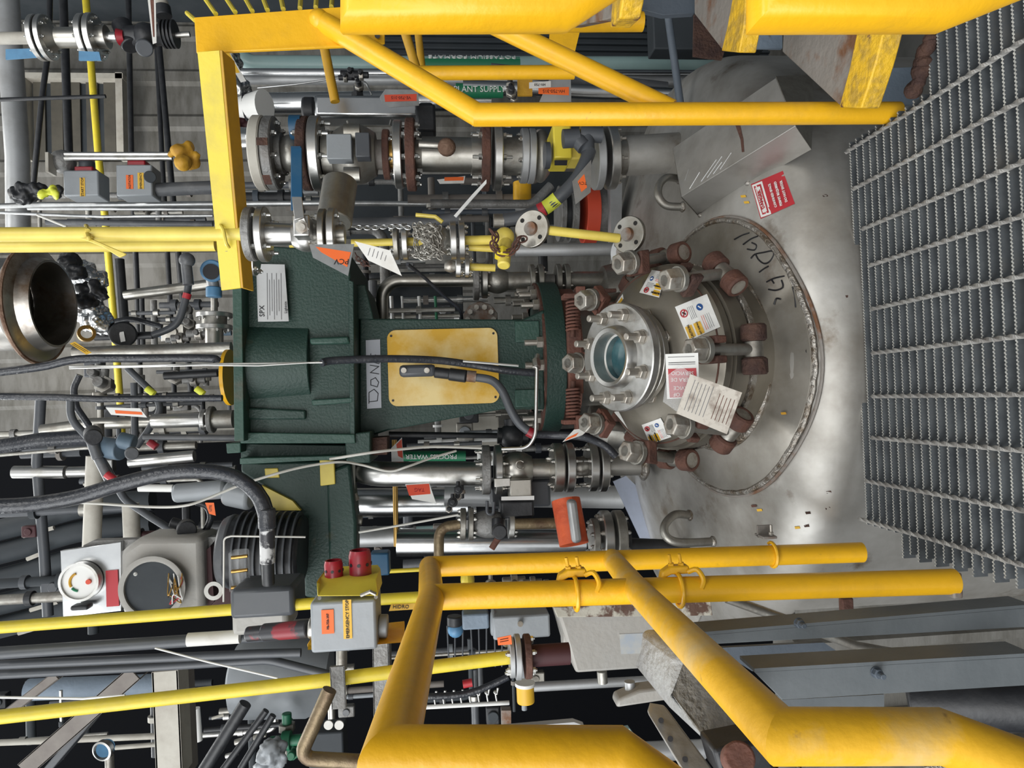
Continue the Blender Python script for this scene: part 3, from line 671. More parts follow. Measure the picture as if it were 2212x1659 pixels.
def wlabel(cs, lab):
    (ax_, ay_), (bx_, by_), (cx_, cy_), (dx_, dy_) = cs
    I = lambda s, t: (ax_+(bx_-ax_)*s*(1-t)+(dx_-ax_)*t*(1-s)+(cx_-ax_)*t*s, ay_+(by_-ay_)*s*(1-t)+(dy_-ay_)*t*(1-s)+(cy_-ay_)*t*s)
    R = lambda s0, t0, s1, t1: [I(s0, t0), I(s1, t0), I(s1, t1), I(s0, t1)]
    t = thing('warning_label', lab, 'label', lidpt(*I(.5, .5), .003)); gpatch(lidpt, cs, .0025, 'white', t, 'label_sheet')
    for r_, m_ in ((R(.04, .62, .25, .96), 'labelyellow'), (R(.30, .62, .52, .97), 'labelyellow')): gpatch(lidpt, r_, .0034, m_, t, N=3)
    ring = lambda c, r: [lidpt(*I(c[0]+r*math.cos(a), c[1]+r*math.sin(a)), .0036) for a in [math.pi*k/8 for k in range(17)]]
    part('pictogram', MB().tube(ring((.17, .26), .10), .0016, 5), M['labelred'], t); part('pictogram', MB().tube([lidpt(*I(.12, .34), .0036), lidpt(*I(.22, .18), .0036)], .0016, 5), M['labelred'], t); part('pictogram', MB().tube([lidpt(*I(.14, .22), .0036), lidpt(*I(.21, .30), .0036)], .002, 5), M['ink'], t)
    q = [lidpt(*I(.66+.10*math.cos(a), .26+.10*math.sin(a)), .0036) for a in [math.pi*k/6 for k in range(12)]]; b = MB(); b.f.append(tuple(b.ring(q))); part('pictogram', b, M['inkblue'], t)
    part('pictogram', MB().tube([lidpt(*I(.63, .22), .0042), lidpt(*I(.69, .30), .0042)], .0016, 5), M['white'], t)
    for i in range(4): part('printed_line', MB().tube([lidpt(*I(.32+.05*i, .14), .0034), lidpt(*I(.32+.05*i, .5), .0034)], .0006, 4), M['inkgrey'], t)
    for i in range(5): part('printed_line', MB().tube([lidpt(*I(.60+.06*i, .50), .0034), lidpt(*I(.60+.06*i, .92), .0034)], .0006, 4), M['redorange' if i < 2 else 'inkgrey'], t)
    for s_ in (.145, .41):
        p = lidpt(*I(s_, .79), .005); e = lidpt(*I(s_, .66), .005); w2 = lidpt(*I(s_+.1, .79), .005); n = (w2-p).cross(e-p).normalized(); n = n if n.dot(CAM-p) > 0 else -n
        text(t, 'CAUTION' if s_ < .3 else 'HOT SURFACE', p, e-p, n, .0085 if s_ < .3 else .0055, M['ink'], thick=.0008)
wlabel([(1458, 663), (1527, 635), (1556, 706), (1488, 736)], 'white and yellow warning label on the lid above the front swing bolt')
wlabel([(1381, 632), (1408, 583), (1438, 588), (1424, 643)], 'small warning label on the lid beside the right hand swing bolt heads')
wlabel([(1386, 918), (1427, 903), (1450, 944), (1404, 960)], 'small warning label on the lid beside the left hand swing bolt')
# hanging tags on the manway
card('service_tag', 'red and white out of service tag tied over the lid', 'tag', [(1437, 765, 1.60), (1508, 762, 1.56), (1511, 858, 1.56), (1441, 862, 1.60)], 0, 'white',
     patches=[([(1443, 797), (1504, 795), (1507, 857), (1447, 859)], 'labelred')],
     texts=[((1474, 806), 'SERVICIO', 12, 'u', 'white'), ((1475, 820), 'FUERA DE', 12, 'u', 'white'), ((1476, 838), 'SERVICE', 12, 'u', 'white'), ((1476, 852), 'OUT OF', 12, 'u', 'white')],
     lines=[(((1443, 772), (1500, 770)), 'inkgrey'), (((1444, 784), (1502, 782)), 'ink'), (((1444, 788), (1502, 786)), 'inkgrey')])
card('paper_tag', 'creased handwritten paper tag in a clear sleeve hanging over the lid', 'tag', [(1491, 808, 1.53), (1603, 848, 1.46), (1570, 938, 1.47), (1461, 893, 1.54)], 0, 'papersmudge',
     lines=hlines(1478, 886, 1502, 820, 6, 'inkgrey', 8, 3)+hlines(1536, 905, 1556, 850, 5, 'rustred', 8, 3))
card('plastic_sleeve', 'clear plastic sleeve around the out of service tag', 'sleeve', [(1440, 812, 1.575), (1470, 790, 1.56), (1492, 806, 1.555), (1470, 895, 1.56), (1432, 868, 1.58)], 0, 'plastic')
# cover box for the vessel data plate
dp = thing('data_plate_cover', 'stainless data plate box with rust streak on the right of the vessel head', 'cover', dome_hit(1600, 330))
def dh(x, y, z=0.0): return dome_hit(x, y)+V((0, 0, z))
A_ = dome_hit(1453, 320, .10); D_ = dome_hit(1472, 425, .11); E_ = dome_hit(1507, 463, .004); C_ = dome_hit(1600, 340, .12)
q0 = plane_of([A_, C_, D_]); C_ = onp(1718, 272, D_, q0); B_ = onp(1676, 168, D_, q0)
F_ = C_+(E_-D_)*1.05+V((0, 0, -.03)); F_ = onp(1753, 323, E_, plane_of([D_, C_, E_]))
nn = plane_of([A_, B_, D_]); part('plate', MB().prism([A_, B_, C_, D_], -nn*.004), M['coverplate'], dp, .001)
n2 = plane_of([D_, C_, E_]); part('front_lip', MB().prism([D_, C_, F_, E_], -n2*.004), M['coverplate'], dp, .001)
part('side_panel', MB().prism([C_, F_, B_+V((.02, .03, -.12)), B_], V((.004, 0, 0))), M['steeldull'], dp)
part('support', MB().prism([A_, D_, E_, A_+V((0, .06, -.14))], V((-.004, 0, 0))), M['steeldull'], dp)
for i, (s_, e2) in enumerate((((1490, 408), (1512, 372)), ((1515, 392), (1548, 345)), ((1528, 384), (1560, 338)), ((1541, 376), (1560, 350)), ((1556, 366), (1580, 330)), ((1480, 390), (1488, 366)))):
    part('etched_line', MB().tube([onp(s_[0], s_[1], D_, nn)+nn*.0005, onp(e2[0], e2[1], D_, nn)+nn*.0005], .0012, 4), M['galv'], dp)
part('rust_streak', MB().prism([onp(x, y, D_, nn)+nn*.0004 for x, y in ((1588, 268), (1598, 266), (1606, 300), (1608, 328), (1603, 329), (1600, 302))], nn*.0004), M['rust'], dp)
for x, y in ((1507, 461), (1610, 392)): part('tack_weld', MB().sphere(dome_hit(x+6, y+4), .008, 8), M['weld'], dp)
# lifting lugs
def ulug(pts, w_, lab):
    q = [P(*p) for p in pts]; t = thing('lifting_lug', lab, 'lifting lug', q[0]); part('bent_bar', MB().tube(smoothpts(q, 8), PX(w_, q[0].y)/2, 14), M['steeldull'], t, smooth=50)
    for p in (q[0], q[-1]): part('weld_collar', MB().sphere(p, PX(w_, p.y)*.72, 10, .6), M['weld'], t)
ulug([(1466, 386, 2.05), (1440, 384, 2.02), (1424, 400, 2.0), (1423, 425, 1.98), (1440, 444, 1.98), (1474, 447, 1.98)], 17, 'bent bar lifting lug on the right of the vessel head beside the data plate box')
ulug([(1489, 1113, 2.0), (1458, 1112, 1.95), (1436, 1135, 1.92), (1440, 1160, 1.9), (1470, 1172, 1.9), (1540, 1170, 1.92)], 18, 'bent bar lifting lug on the left of the vessel head near the yellow posts')
# ---------------------------------------------------------------- columns of valves
BD = {'b': 'boltdull'}
t = stack('flanged_valve', 'upper right valve with white crusted flange, dark flange and blue lever', 'valve', (553, 331), (700, 333), 2.45, [
 ('f', 553, 576, 152, 'cream', {'nb': 0, 'n': 'white_flange'}), ('f', 578, 600, 150, 'cast', {'nb': 8, 'nuts': (1,)}), ('p', 600, 612, 84, 'cast'), ('b', 605, 655, 78, 'steeldull'),
 ('f', 652, 672, 152, 'rustdark', {'nb': 8, 'nuts': (-1,), 'n': 'rusty_flange'}), ('f', 675, 698, 154, 'steel', {'nb': 8, 'nuts': (1,), 'L': 3})])
part('collar', MB().cyl(P(628, 276, 2.40), P(652, 276, 2.40), PX(26, 2.4)), M['navyblue'], t)
part('lever', plate([(628, 315), (650, 315), (652, 450), (628, 455)], .006, 2.30), M['navyblue'], t, .002, label='blue lever')
text(t, 'W W', P(640, 385, 2.294), (P(640, 370, 2.3)-P(640, 385, 2.3)), (0, -1, 0), .02, M['white'])
part('band', plate([(553, 297), (577, 297), (578, 313), (554, 313)], .004, 2.285), M['rustdark'], t)
part('rust_band', plate([(566, 378), (582, 378), (588, 398), (572, 398)], .004, 2.29), M['rust'], t)
t = stack('control_valve', 'right column control valve with square grey cover and paired lugs', 'valve', (700, 333), (900, 335), 2.45, [
 ('p', 700, 722, 95, 'steeldull'), ('b', 720, 812, 128, 'steeldull'), ('f', 745, 760, 118, 'steel', {'nb': 6}), ('f', 764, 778, 118, 'stainless', {'nb': 0}), ('p', 805, 830, 62, 'rustplate'),
 ('f', 828, 842, 104, 'rust', {'nb': 6}), ('p', 840, 856, 60, 'brass'), ('f', 852, 870, 142, 'steel', {'nb': 8}), ('f', 878, 898, 152, 'rust', {'nb': 8, 'nuts': (1, -1)})])
part('square_cover', MB().box(P(735, 322, 2.30), PX(54, 2.3), .05, PX(52, 2.3)), M['greybox'], t, .003)
part('square_cover', MB().box(P(785, 318, 2.28), PX(52, 2.3), .05, PX(30, 2.3)), M['pvcgrey'], t, .003)
for y in (286, 378): part('lug', MB().cyl(P(744, y, 2.30), P(778, y, 2.30), PX(34, 2.3)/2), M['stainless'], t)
t = stack('flanged_spool', 'stainless spool with rusty gland knob in the right column above the yellow post bend', 'pipe spool', (900, 333), (1125, 337), 2.45, [
 ('p', 898, 915, 60, 'steeldull'), ('p', 912, 1026, 74, 'stainless'), ('p', 1018, 1040, 86, 'stainless'), ('f', 1038, 1056, 152, 'rust', {'nb': 8, 'nuts': (-1,), 'L': 3}), ('f', 1064, 1082, 150, 'steel', {'nb': 8, 'L': 3}), ('p', 1082, 1126, 82, 'steeldull')])
part('rusty_knob', MB().sphere(P(965, 318, 2.32), PX(20, 2.3), 10), M['browncrust'], t); part('stem', MB().cyl(P(905, 312, 2.34), P(950, 314, 2.34), PX(9, 2.3)), M['stainless'], t)
t = stack('flanged_spool', 'twin grey flanges above the yellow transmitter in the right column', 'flange', (1122, 337), (1190, 339), 2.45, [('f', 1124, 1139, 116, 'aludull', {'nb': 6, 'nuts': (-1,)}), ('f', 1140, 1154, 116, 'aludull', {'nb': 0}), ('b', 1150, 1186, 112, 'steeldull'), ('p', 1184, 1286, 60, 'steeldull')])
t = thing('transmitter', 'yellow instrument block with black plug in the right pipe column', 'transmitter', P(1205, 320, 2.2))
part('body', MB().box(P(1208, 320, 2.30), PX(76, 2.3), .14, PX(40, 2.3)), M['lemonbright'], t, .006); part('body', MB().box(P(1236, 335, 2.30), PX(40, 2.3), .10, PX(28, 2.3)), M['lemonwash'], t, .006)
part('ring', MB().cyl(P(1176, 336, 2.25), P(1187, 336, 2.25), PX(56, 2.3)/2), M['pvcgrey'], t)
part('data_plate', plate([(1198, 346), (1226, 346), (1225, 357), (1198, 357)], .002, 2.215), M['ink'], t)
part('plug', MB().cyl(P(1216, 300, 2.15), P(1250, 298, 2.15), PX(20, 2.2)).cyl(P(1245, 300, 2.15), P(1262, 318, 2.14), PX(17, 2.2)).cyl(P(1252, 288, 2.15), P(1300, 292, 2.15), PX(17, 2.2)).cyl(P(1268, 290, 2.15), P(1270, 330, 2.14), PX(15, 2.2)), M['pvcgrey'], t)
hz = [(1274, 325, 2.14), (1262, 355, 2.13), (1246, 385, 2.13), (1214, 420, 2.14), (1178, 448, 2.16), (1130, 468, 2.18), (1085, 476, 2.2)]
t = thing('flexible_conduit', 'ribbed grey flexible conduit curving from the yellow instrument past the orange wrap', 'conduit', P(*hz[0]))
part('hose', MB().tube(smoothpts([P(*p) for p in hz], 8), PX(29, 2.15)/2, 16), M['pvcgrey'], t); 
part('coupling', MB().cyl(P(1066, 477, 2.2), P(1088, 477, 2.2), PX(28, 2.2)/2*1.1), M['stainless'], t)
part('tape_band', MB().tube(smoothpts([P(*p) for p in [(1204, 428, 2.145), (1190, 440, 2.155), (1176, 450, 2.16)]], 4), PX(30, 2.15)/2*1.04, 16), M['hivis'], t, label='bright yellow tape')
part('tape_band', MB().tube([P(1176, 450, 2.16), P(1164, 456, 2.165)], PX(30, 2.15)/2*1.05, 16), M['labelred'], t, label='red tape')
stack('vessel_nozzle', 'thick flanged nozzle rising from the right shoulder of the vessel head', 'nozzle', (1278, 342), (1456, 330), 2.30, [
 ('f', 1280, 1296, 138, 'aludull', {'nb': 0}), ('f', 1307, 1326, 140, 'steel', {'nb': 8, 'nuts': (1,), 'b': 'boltdull', 'L': 2.6}), ('p', 1326, 1350, 80, 'steeldull'), ('p', 1348, 1470, 86, 'vessel')])
# silver actuator behind
t = thing('valve_actuator', 'silver cylinder actuator with black end caps behind the right valve column', 'actuator', P(900, 240, 2.62))
part('cylinder', MB().box((P(682, 240, 2.66)+P(906, 240, 2.66))/2, PX(50, 2.6), .10, (P(682, 240, 2.66)-P(906, 240, 2.66)).length), M['alu'], t, .015)
for x0, x1, y in ((655, 684, 240), (906, 936, 252)): part('end_cap', MB().cyl(P(x0, y, 2.66), P(x1, y, 2.66), PX(58, 2.6)/2), M['black'], t, .01)
part('end_cap', MB().box(P(920, 262, 2.60), PX(60, 2.6), .08, PX(42, 2.6)), M['black'], t, .01)
part('bracket', MB().tube([P(750, 262, 2.6), P(755, 272, 2.55), P(842, 272, 2.55), P(845, 260, 2.6)], .004, 6), M['stainless'], t)
# utility column with yellow pipe
t = stack('ball_valve', 'flanged stainless ball valve with lever at the end of the yellow utility pipe', 'valve', (530, 506), (760, 507), 1.72, [
 ('f', 534, 552, 112, 'cast', {'nb': 4}), ('f', 561, 577, 116, 'steel', {'nb': 4, 'nuts': (1,), 'L': 2.6}), ('p', 576, 640, 50, 'steel', {'w2': 44}), ('b', 632, 690, 74, 'steel'), ('p', 680, 694, 52, 'steel'),
 ('f', 692, 706, 108, 'stainless', {'nb': 4, 'nuts': (-1,), 'L': 2.6}), ('f', 712, 728, 112, 'steel', {'nb': 4, 'nuts': (1,)}), ('p', 728, 745, 40, 'stainless')])
part('stem_block', MB().box(P(655, 492, 1.66), PX(44, 1.7), .05, PX(34, 1.7)), M['steel'], t, .004); part('stem', MB().cyl(P(651, 490, 1.66), P(651, 490, 1.60), .008).cyl(P(651, 490, 1.635), P(651, 490, 1.62), .015, n=6), M['boltdull'], t)
part('lever', MB().prism([P(636, 475, 1.62), P(657, 470, 1.62), P(652, 425, 1.63), P(630, 425, 1.63)], V((0, .004, 0))).prism([P(644, 476, 1.62), P(657, 470, 1.62), P(668, 496, 1.63), P(650, 500, 1.63)], V((0, .004, 0))), M['steel'], t, .001)
part('lever_grip', MB().prism([P(628, 426, 1.63), P(653, 426, 1.63), P(652, 318, 1.66), P(628, 318, 1.66)], V((0, .006, 0))), M['navyblue'], t, .002, label='blue grip')
stack('pipe_flange', 'bright flange edge just behind the ball valve inlet flange', 'flange', (524, 562), (560, 566), 1.95, [('f', 526, 540, 60, 'steel', {'nb': 0}), ('f', 545, 556, 60, 'steel', {'nb': 4})])
solo('strainer_can', 'brownish steel can lying across behind the ball valve outlet', 'can', MB().cyl(P(735, 394, 1.95), P(722, 480, 1.90), PX(74, 1.9)/2, n=40), M['stainless'], bev=.003)
pipe('yellow vertical utility pipe, the nearer one of the adjoining pair at the top', [(-30, 507), (524, 505)], 31, 'lemonwash', 1.72)
pipe('yellow vertical utility pipe behind its twin, ending at the angle bar', [(-30, 532), (466, 529)], 27, 'lemonwash', 1.82)
t = thing('pipe_clamp', 'yellow strap clamp halfway along the twin yellow utility pipes', 'clamp', P(240, 530, 1.75))
part('hook', MB().tube(smoothpts([P(190, 498, 1.70), P(186, 488, 1.74), P(192, 512, 1.69), P(200, 522, 1.72)], 5), .005, 8), M['lemonwash'], t)
part('strap', plate([(172, 514), (190, 512), (273, 548), (268, 552), (258, 556), (240, 545), (222, 533)], .006, 1.695), M['lemonwash'], t, .002)
t = thing('pipe_clamp', 'yellow u-bolt fixing the utility pipe to the punched angle bar', 'clamp', P(485, 510, 1.68))
part('u_bolt', MB().tube(smoothpts([P(476, 496, 1.74), P(476, 488, 1.70), P(483, 500, 1.69), P(488, 524, 1.69), P(494, 534, 1.71)], 5), .0045, 8), M['lemonwash'], t)
# punched angle bar and plate beam
ab = thing('angle_bar', 'dull yellow punched steel angle running from the plate beam to the utility pipes', 'beam', P(450, 115, 1.55))
q = [P(426, 112, 1.56), P(474, 108, 1.56), P(520, 622, 1.76), P(478, 627, 1.76)]
part('web', MB().prism(q, V((0, .006, 0))), M['lemon'], ab, .001)
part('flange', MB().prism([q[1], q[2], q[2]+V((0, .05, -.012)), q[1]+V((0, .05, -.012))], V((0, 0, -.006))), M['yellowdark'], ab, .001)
for x, y in ((454, 200), (465, 306), (467, 328), (475, 410), (477, 434), (489, 538)):
    p = onp(x, y, q[0], V((0, -1, 0)).normalized()); tt = (y-110)/515; p = P(x, y, 1.56+.2*tt); part('hole', MB().cyl(p+V((0, -.0015, 0)), p+V((0, .001, 0)), PX(5.5, p.y)), M['inkgrey'] if y != 328 else M['rustplate'], ab)
pb = thing('plate_beam', 'orange-yellow flat steel plate beam at the top edge behind the handrail', 'beam', P(620, 60, 1.66))
part('plate', MB().prism([P(419, 37, 1.60), P(744, 14, 1.60), P(830, 22, 1.62), P(831, 92, 1.62), P(740, 100, 1.60), P(470, 112, 1.60), P(424, 114, 1.60)], V((0, .01, 0))), M['yellow'], pb, .002)
part('bolt_hole', MB().cyl(P(815, 77, 1.60), P(815, 77, 1.63), .006), M['ink'], pb)
for i, (x0, y0, x1, y1) in enumerate(((404, 28, 422, 44), (438, -10, 466, 30), (484, -10, 508, 26), (526, -10, 545, 24), (566, -10, 578, 22), (606, -10, 612, 20), (650, -10, 648, 18), (684, -10, 682, 16), (718, -10, 716, 15))):
    solo('wire_tie', 'yellow tie strip above the plate beam, %s from its wall end' % ('first', 'second', 'third', 'fourth', 'fifth', 'sixth', 'seventh', 'eighth', 'ninth')[i], 'tie', MB().tube([P(x0, y0, 1.75), P(x1, y1, 1.62)], .0055, 8), M['lemon'], group='yellow tie strips above the plate beam')
# chained yellow column
t = stack('drain_valve', 'chained yellow drain line with two small flange pairs', 'valve', (800, 524), (1066, 518), 2.05, [
 ('p', 630, 735, 14, 'lemonwash'), ('p', 760, 850, 16, 'lemonwash'), ('f', 850, 860, 76, 'stainless', {'nb': 4, 'nuts': (-1,)}), ('f', 868, 880, 78, 'steel', {'nb': 4}), ('p', 880, 935, 18, 'lemonwash'), ('b', 935, 972, 60, 'steeldull'),
 ('f', 971, 985, 82, 'steel', {'nb': 4, 'nuts': (-1,)}), ('f', 990, 1003, 84, 'steel', {'nb': 4}), ('p', 1003, 1070, 20, 'lemonwash')])
part('handle', MB().tube([P(898, 464, 2.0), P(940, 468, 2.0), P(956, 480, 2.0)], .006, 8), M['lemonwash'], t)
def chain(lab, path, Y, s, mt, n):
    t = thing('chain', lab, 'chain', P(path[0][0], path[0][1], Y)); q = smoothpts([P(x, y, Y) for x, y in path], 12); L = [0]
    for a, b in zip(q, q[1:]): L.append(L[-1]+(b-a).length)
    b = MB()
    for i in range(n):
        d = L[-1]*(i+.5)/n; k = max(j for j in range(len(L)) if L[j] <= d); k = min(k, len(q)-2)
        p = q[k].lerp(q[k+1], (d-L[k])/max(1e-6, L[k+1]-L[k])); u = (q[k+1]-q[k]).normalized(); v, w_ = ortho(u); w_ = w_ if i % 2 else v
        b.tube([p+u*math.cos(2*math.pi*j/12)*s*.62+w_*math.sin(2*math.pi*j/12)*s*.36 for j in range(13)], s*.11, 6)
    part('chain_links', b, M[mt], t)
pts = []
for i in range(46): pts.append((895+random.uniform(-3, 62), 500+random.uniform(-14, 58)))
chain('tangled grey steel chain wrapped around the small yellow drain valve', pts, 1.98, .018, 'steeldull', 230)
chain('straight hanging length of grey chain above the small drain valve', [(762, 490), (800, 492), (850, 489), (885, 492)], 1.99, .016, 'galv', 14)
chain('thick rusty brown chain around the yellow vent valve', [(1062, 500), (1070, 512), (1066, 530), (1080, 545), (1100, 545), (1112, 536), (1120, 520), (1132, 516)], 1.98, .026, 'rust', 12)
chain('short rusty chain loop beside the clear hanging tag', [(768, 548), (778, 566), (795, 574), (782, 560)], 1.66, .012, 'rust', 7)
t = thing('vent_valve', 'yellow painted vent valve bundled in rusty chain', 'valve', P(1090, 520, 2.0))
part('body', MB().sphere(P(1090, 512, 2.04), PX(44, 2)/2, 14), M['lemonwash'], t); part('bonnet', MB().cyl(P(1092, 520, 2.03), P(1088, 575, 1.99), PX(28, 2)/2), M['lemonwash'], t, .004)
part('nut', MB().cyl(P(1086, 540, 2.0), P(1084, 556, 1.99), PX(36, 2)/2, n=6), M['lemon'], t, .002); part('pipe', MB().cyl(P(1012, 534, 2.08), P(1080, 538, 2.08), PX(16, 2)/2), M['lemonwash'], t)
def disc(lab, x, y, Y, w_, tilt, mt='stainless', th=.014, nh=4, cat='flange'):
    c = P(x, y, Y); ax = V(tilt).normalized(); t = thing('blank_flange', lab, cat, c); r = PX(w_, Y)/2
    part('disc', MB().cyl(c, c+ax*th, r, n=40), M[mt], t, .002); part('hub', MB().cyl(c, c+ax*(th+.01), r*.45, r*.34), M['rustplate'], t); u, v = ortho(ax)
    for k in range(nh):
        a = math.pi/4+k*2*math.pi/nh; q = c+(u*math.cos(a)+v*math.sin(a))*r*.72; part('bolt_hole', MB().cyl(q, q+ax*(th+.001), r*.12), M['darkhole'], t)
    return t
disc('rusty edged blind flange disc at the upper end of the short yellow pipe', 1152, 496, 2.02, 82, (0, -.80, .55))
t = disc('open pale flange disc with rusty hub at the lower end of the short yellow pipe', 1362, 508, 1.98, 82, (0, -.62, .72))
disc('second pale flange disc tucked behind, beside the rusty clamp bolt', 1352, 545, 2.04, 76, (0, -.5, .8), 'aludull')
pipe('short yellow pipe leaning between the two open flange discs', [(1180, 497), (1338, 515)], 21, 'lemonwash', 2.0)
# column 4
pipe('stainless pipe with elbow rising beside the pedestal on the right', [(826, 700, 2.75), (826, 606, 2.72), (1022, 606, 2.72)], 27, 'stainless', bend=.07)
stack('flanged_valve', 'dark flanged valve behind the pedestal on its right', 'valve', (1020, 608), (1300, 606), 2.7, [
 ('f', 1022, 1034, 82, 'cast', {'nb': 0}), ('f', 1040, 1052, 74, 'steel', {'nb': 6, 'b': 'boltdull'}), ('b', 1050, 1098, 54, 'steeldull'), ('p', 1096, 1142, 40, 'steeldull'), ('f', 1142, 1152, 72, 'steeldull', {'nb': 6}), ('f', 1160, 1171, 72, 'steeldull', {'nb': 6}),
 ('p', 1170, 1196, 30, 'cast'), ('f', 1198, 1209, 74, 'steeldull', {'nb': 6}), ('f', 1216, 1227, 74, 'steeldull', {'nb': 6}), ('p', 1228, 1320, 40, 'steeldull')])
t = thing('bolted_cap', 'round bolted grey cap half hidden behind the right edge of the pedestal', 'cap', P(1040, 690, 2.75))
part('cap', MB().cyl(P(1038, 690, 2.78), P(1038, 690, 2.74), PX(78, 2.75)/2, n=10), M['rustplate'], t, .003)
for k in range(6):
    a = math.pi*(.0+k/5); part('bolt', MB().cyl(P(1038+28*math.cos(a), 690-28*math.sin(a), 2.74), P(1038+28*math.cos(a), 690-28*math.sin(a), 2.72), .011, n=6), M['steeldull'], t)
pipe('curved black cable dropping from the drain valve to the pedestal', [(880, 570, 2.2), (915, 598, 2.3), (960, 640, 2.4), (992, 668, 2.45), (998, 690, 2.5)], 8, 'blackhose', curve=True, name='cable', cat='cable')
stack('pipe_flange', 'pair of small bright flanges just above the yellow vent valve', 'flange', (980, 575), (1030, 577), 2.25, [('b', 960, 985, 28, 'boltdull'), ('f', 984, 996, 50, 'steel', {'nb': 4}), ('f', 1004, 1014, 50, 'steel', {'nb': 4}), ('p', 1014, 1070, 16, 'lemonwash')])
# left column
pipe('large bright stainless pipe with elbow dropping left of the agitator', [(775, 960, 3.0), (775, 1024, 2.5), (1042, 1024, 2.5)], 44, 'steel', bend=.11, n=24)
t = stack('flanged_valve', 'left column ball valve with cast mark, bolted between wide flanges', 'valve', (1036, 1015), (1190, 1012), 2.5, [
 ('f', 1040, 1058, 106, 'cast', {'nb': 8, 'nuts': (-1,), 'L': 3}), ('f', 1068, 1083, 106, 'steel', {'nb': 8, 'L': 2.5}), ('p', 1082, 1096, 56, 'stainless'), ('b', 1086, 1148, 78, 'stainless'), ('p', 1140, 1194, 44, 'stainless')])
part('bonnet', MB().box(P(1122, 1054, 2.45), PX(42, 2.5), .09, PX(46, 2.5)), M['stainless'], t, .004)
part('bracket', MB().box(P(1085, 1042, 2.36), PX(18, 2.4), .012, PX(34, 2.4)), M['steel'], t, .002)
a_ = MB().tube([P(1124+9*math.cos(math.radians(d)), 1004+9*math.sin(math.radians(d)), 2.403) for d in range(40, 331, 20)], .0022, 6); part('cast_mark', a_, M['boltdull'], t)
stack('flanged_valve', 'left column double flange sandwich with exposed studs', 'valve', (1190, 1010), (1310, 1008), 2.42, [
 ('f', 1192, 1214, 106, 'stainless', {'nb': 8, 'nuts': (-1,)}), ('f', 1219, 1236, 108, 'steel', {'nb': 8, 'L': 3.2}), ('b', 1234, 1272, 46, 'steeldull'), ('f', 1268, 1286, 106, 'steel', {'nb': 8, 'nuts': (-1,), 'L': 3.2}), ('f', 1291, 1308, 108, 'steel', {'nb': 8})])
stack('vessel_nozzle', 'small nozzle pipe on the left of the vessel head below the flange sandwich', 'nozzle', (1306, 1007), (1392, 1006), 2.42, [('p', 1306, 1395, 43, 'vessel'), ('b', 1380, 1398, 66, 'weld', {'n': 'weld'})])
t = thing('valve_actuator', 'black and grey actuator box hanging on the left side of the left valve column', 'actuator', P(1095, 1080, 2.5))
part('housing', MB().box(P(1122, 1062, 2.6), PX(60, 2.5), .14, PX(130, 2.5)), M['pvcgrey'], t, .01); part('box', MB().box(P(1115, 1096, 2.46), PX(36, 2.5), .1, PX(70, 2.5)), M['black'], t, .008)
part('white_label', plate([(1083, 1073), (1154, 1071), (1154, 1080), (1083, 1081)], .002, 2.40), M['white'], t); part('indicator', MB().cyl(P(1075, 1120, 2.4), P(1075, 1155, 2.38), PX(26, 2.4)/2), M['black'], t, .003)
part('loop', MB().tube([P(1052, 1082, 2.42), P(1052, 1110, 2.42), P(1066, 1112, 2.42), P(1067, 1084, 2.42)], .006, 8, .02), M['pvcgrey'], t)
# thin tubes by the agitator
pipe('bent stainless impulse tube running past the flange nuts to the left valve', [(1150, 792, 2.22), (1160, 792, 2.22), (1157, 940, 2.22), (1140, 968, 2.25), (1085, 970, 2.3)], 8, 'steel', bend=.06, name='tube', cat='tube')
solo('tube_fitting', 'small hex compression fitting on the pedestal at the end of the impulse tube', 'fitting', MB().cyl(P(1158, 778, 2.24), P(1160, 794, 2.22), .014, n=6).cyl(P(1161, 768, 2.26), P(1158, 780, 2.24), .009), M['bolt'])
pipe('white thin cable sagging across the motor bracket and gearbox', [(-20, 1079, 1.9), (180, 1086, 1.95), (330, 1095, 2.0), (400, 1092, 2.0), (450, 1076, 2.02), (530, 1044, 2.05), (640, 1012, 2.1), (730, 998, 2.15), (780, 1004, 2.2), (840, 1018, 2.2), (880, 1008, 2.2), (930, 990, 2.25), (985, 974, 2.3)], 6, 'cable', curve=True, name='cable', cat='cable')
pipe('pale thin cable from the gearbox lug over to the left valve flange', [(712, 992, 2.15), (800, 978, 2.15), (870, 970, 2.2), (940, 965, 2.25), (1040, 968, 2.3)], 6, 'cable', curve=True, name='cable', cat='cable')
pipe('thin pale cable slanting below the clad pipe to the black plug', [(775, 1150, 2.4), (880, 1132, 2.4), (990, 1112, 2.4)], 5, 'cable', curve=True, name='cable', cat='cable')
t = thing('power_cable', 'black sleeved power cable running down over the gearbox and yellow cover', 'cable', P(1160, 800, 2.3))
part('upper_sleeve', MB().tube(smoothpts([P(*p) for p in [(-20, 806, 2.1), (90, 792, 2.1), (170, 776, 2.1), (300, 774, 2.1), (450, 774, 2.12), (466, 780, 2.12)]], 6), PX(17, 2.1)/2, 12), M['blackhose'], t)
part('white_core', MB().tube([P(150, 792, 2.09), P(300, 790, 2.1), P(440, 786, 2.14), P(560, 785, 2.16), P(700, 783, 2.18)], PX(4, 2.1)/2, 8).tube([P(150, 796, 2.08), P(440, 789, 2.13), P(560, 790, 2.15), P(690, 782, 2.18)], PX(3.4, 2.1)/2, 8), M['wire'], t)
part('lower_sleeve', MB().tube(smoothpts([P(*p) for p in [(695, 784, 2.18), (720, 779, 2.2), (830, 775, 2.24), (940, 778, 2.28), (1020, 788, 2.3), (1090, 800, 2.3), (1160, 806, 2.31)]], 7), PX(17, 2.2)/2, 14), M['blackhose'], t)
part('tie_bands', MB().tube([P(1000, 780, 2.265), P(1120, 790, 2.28)], .004, 6), M['wire'], t)
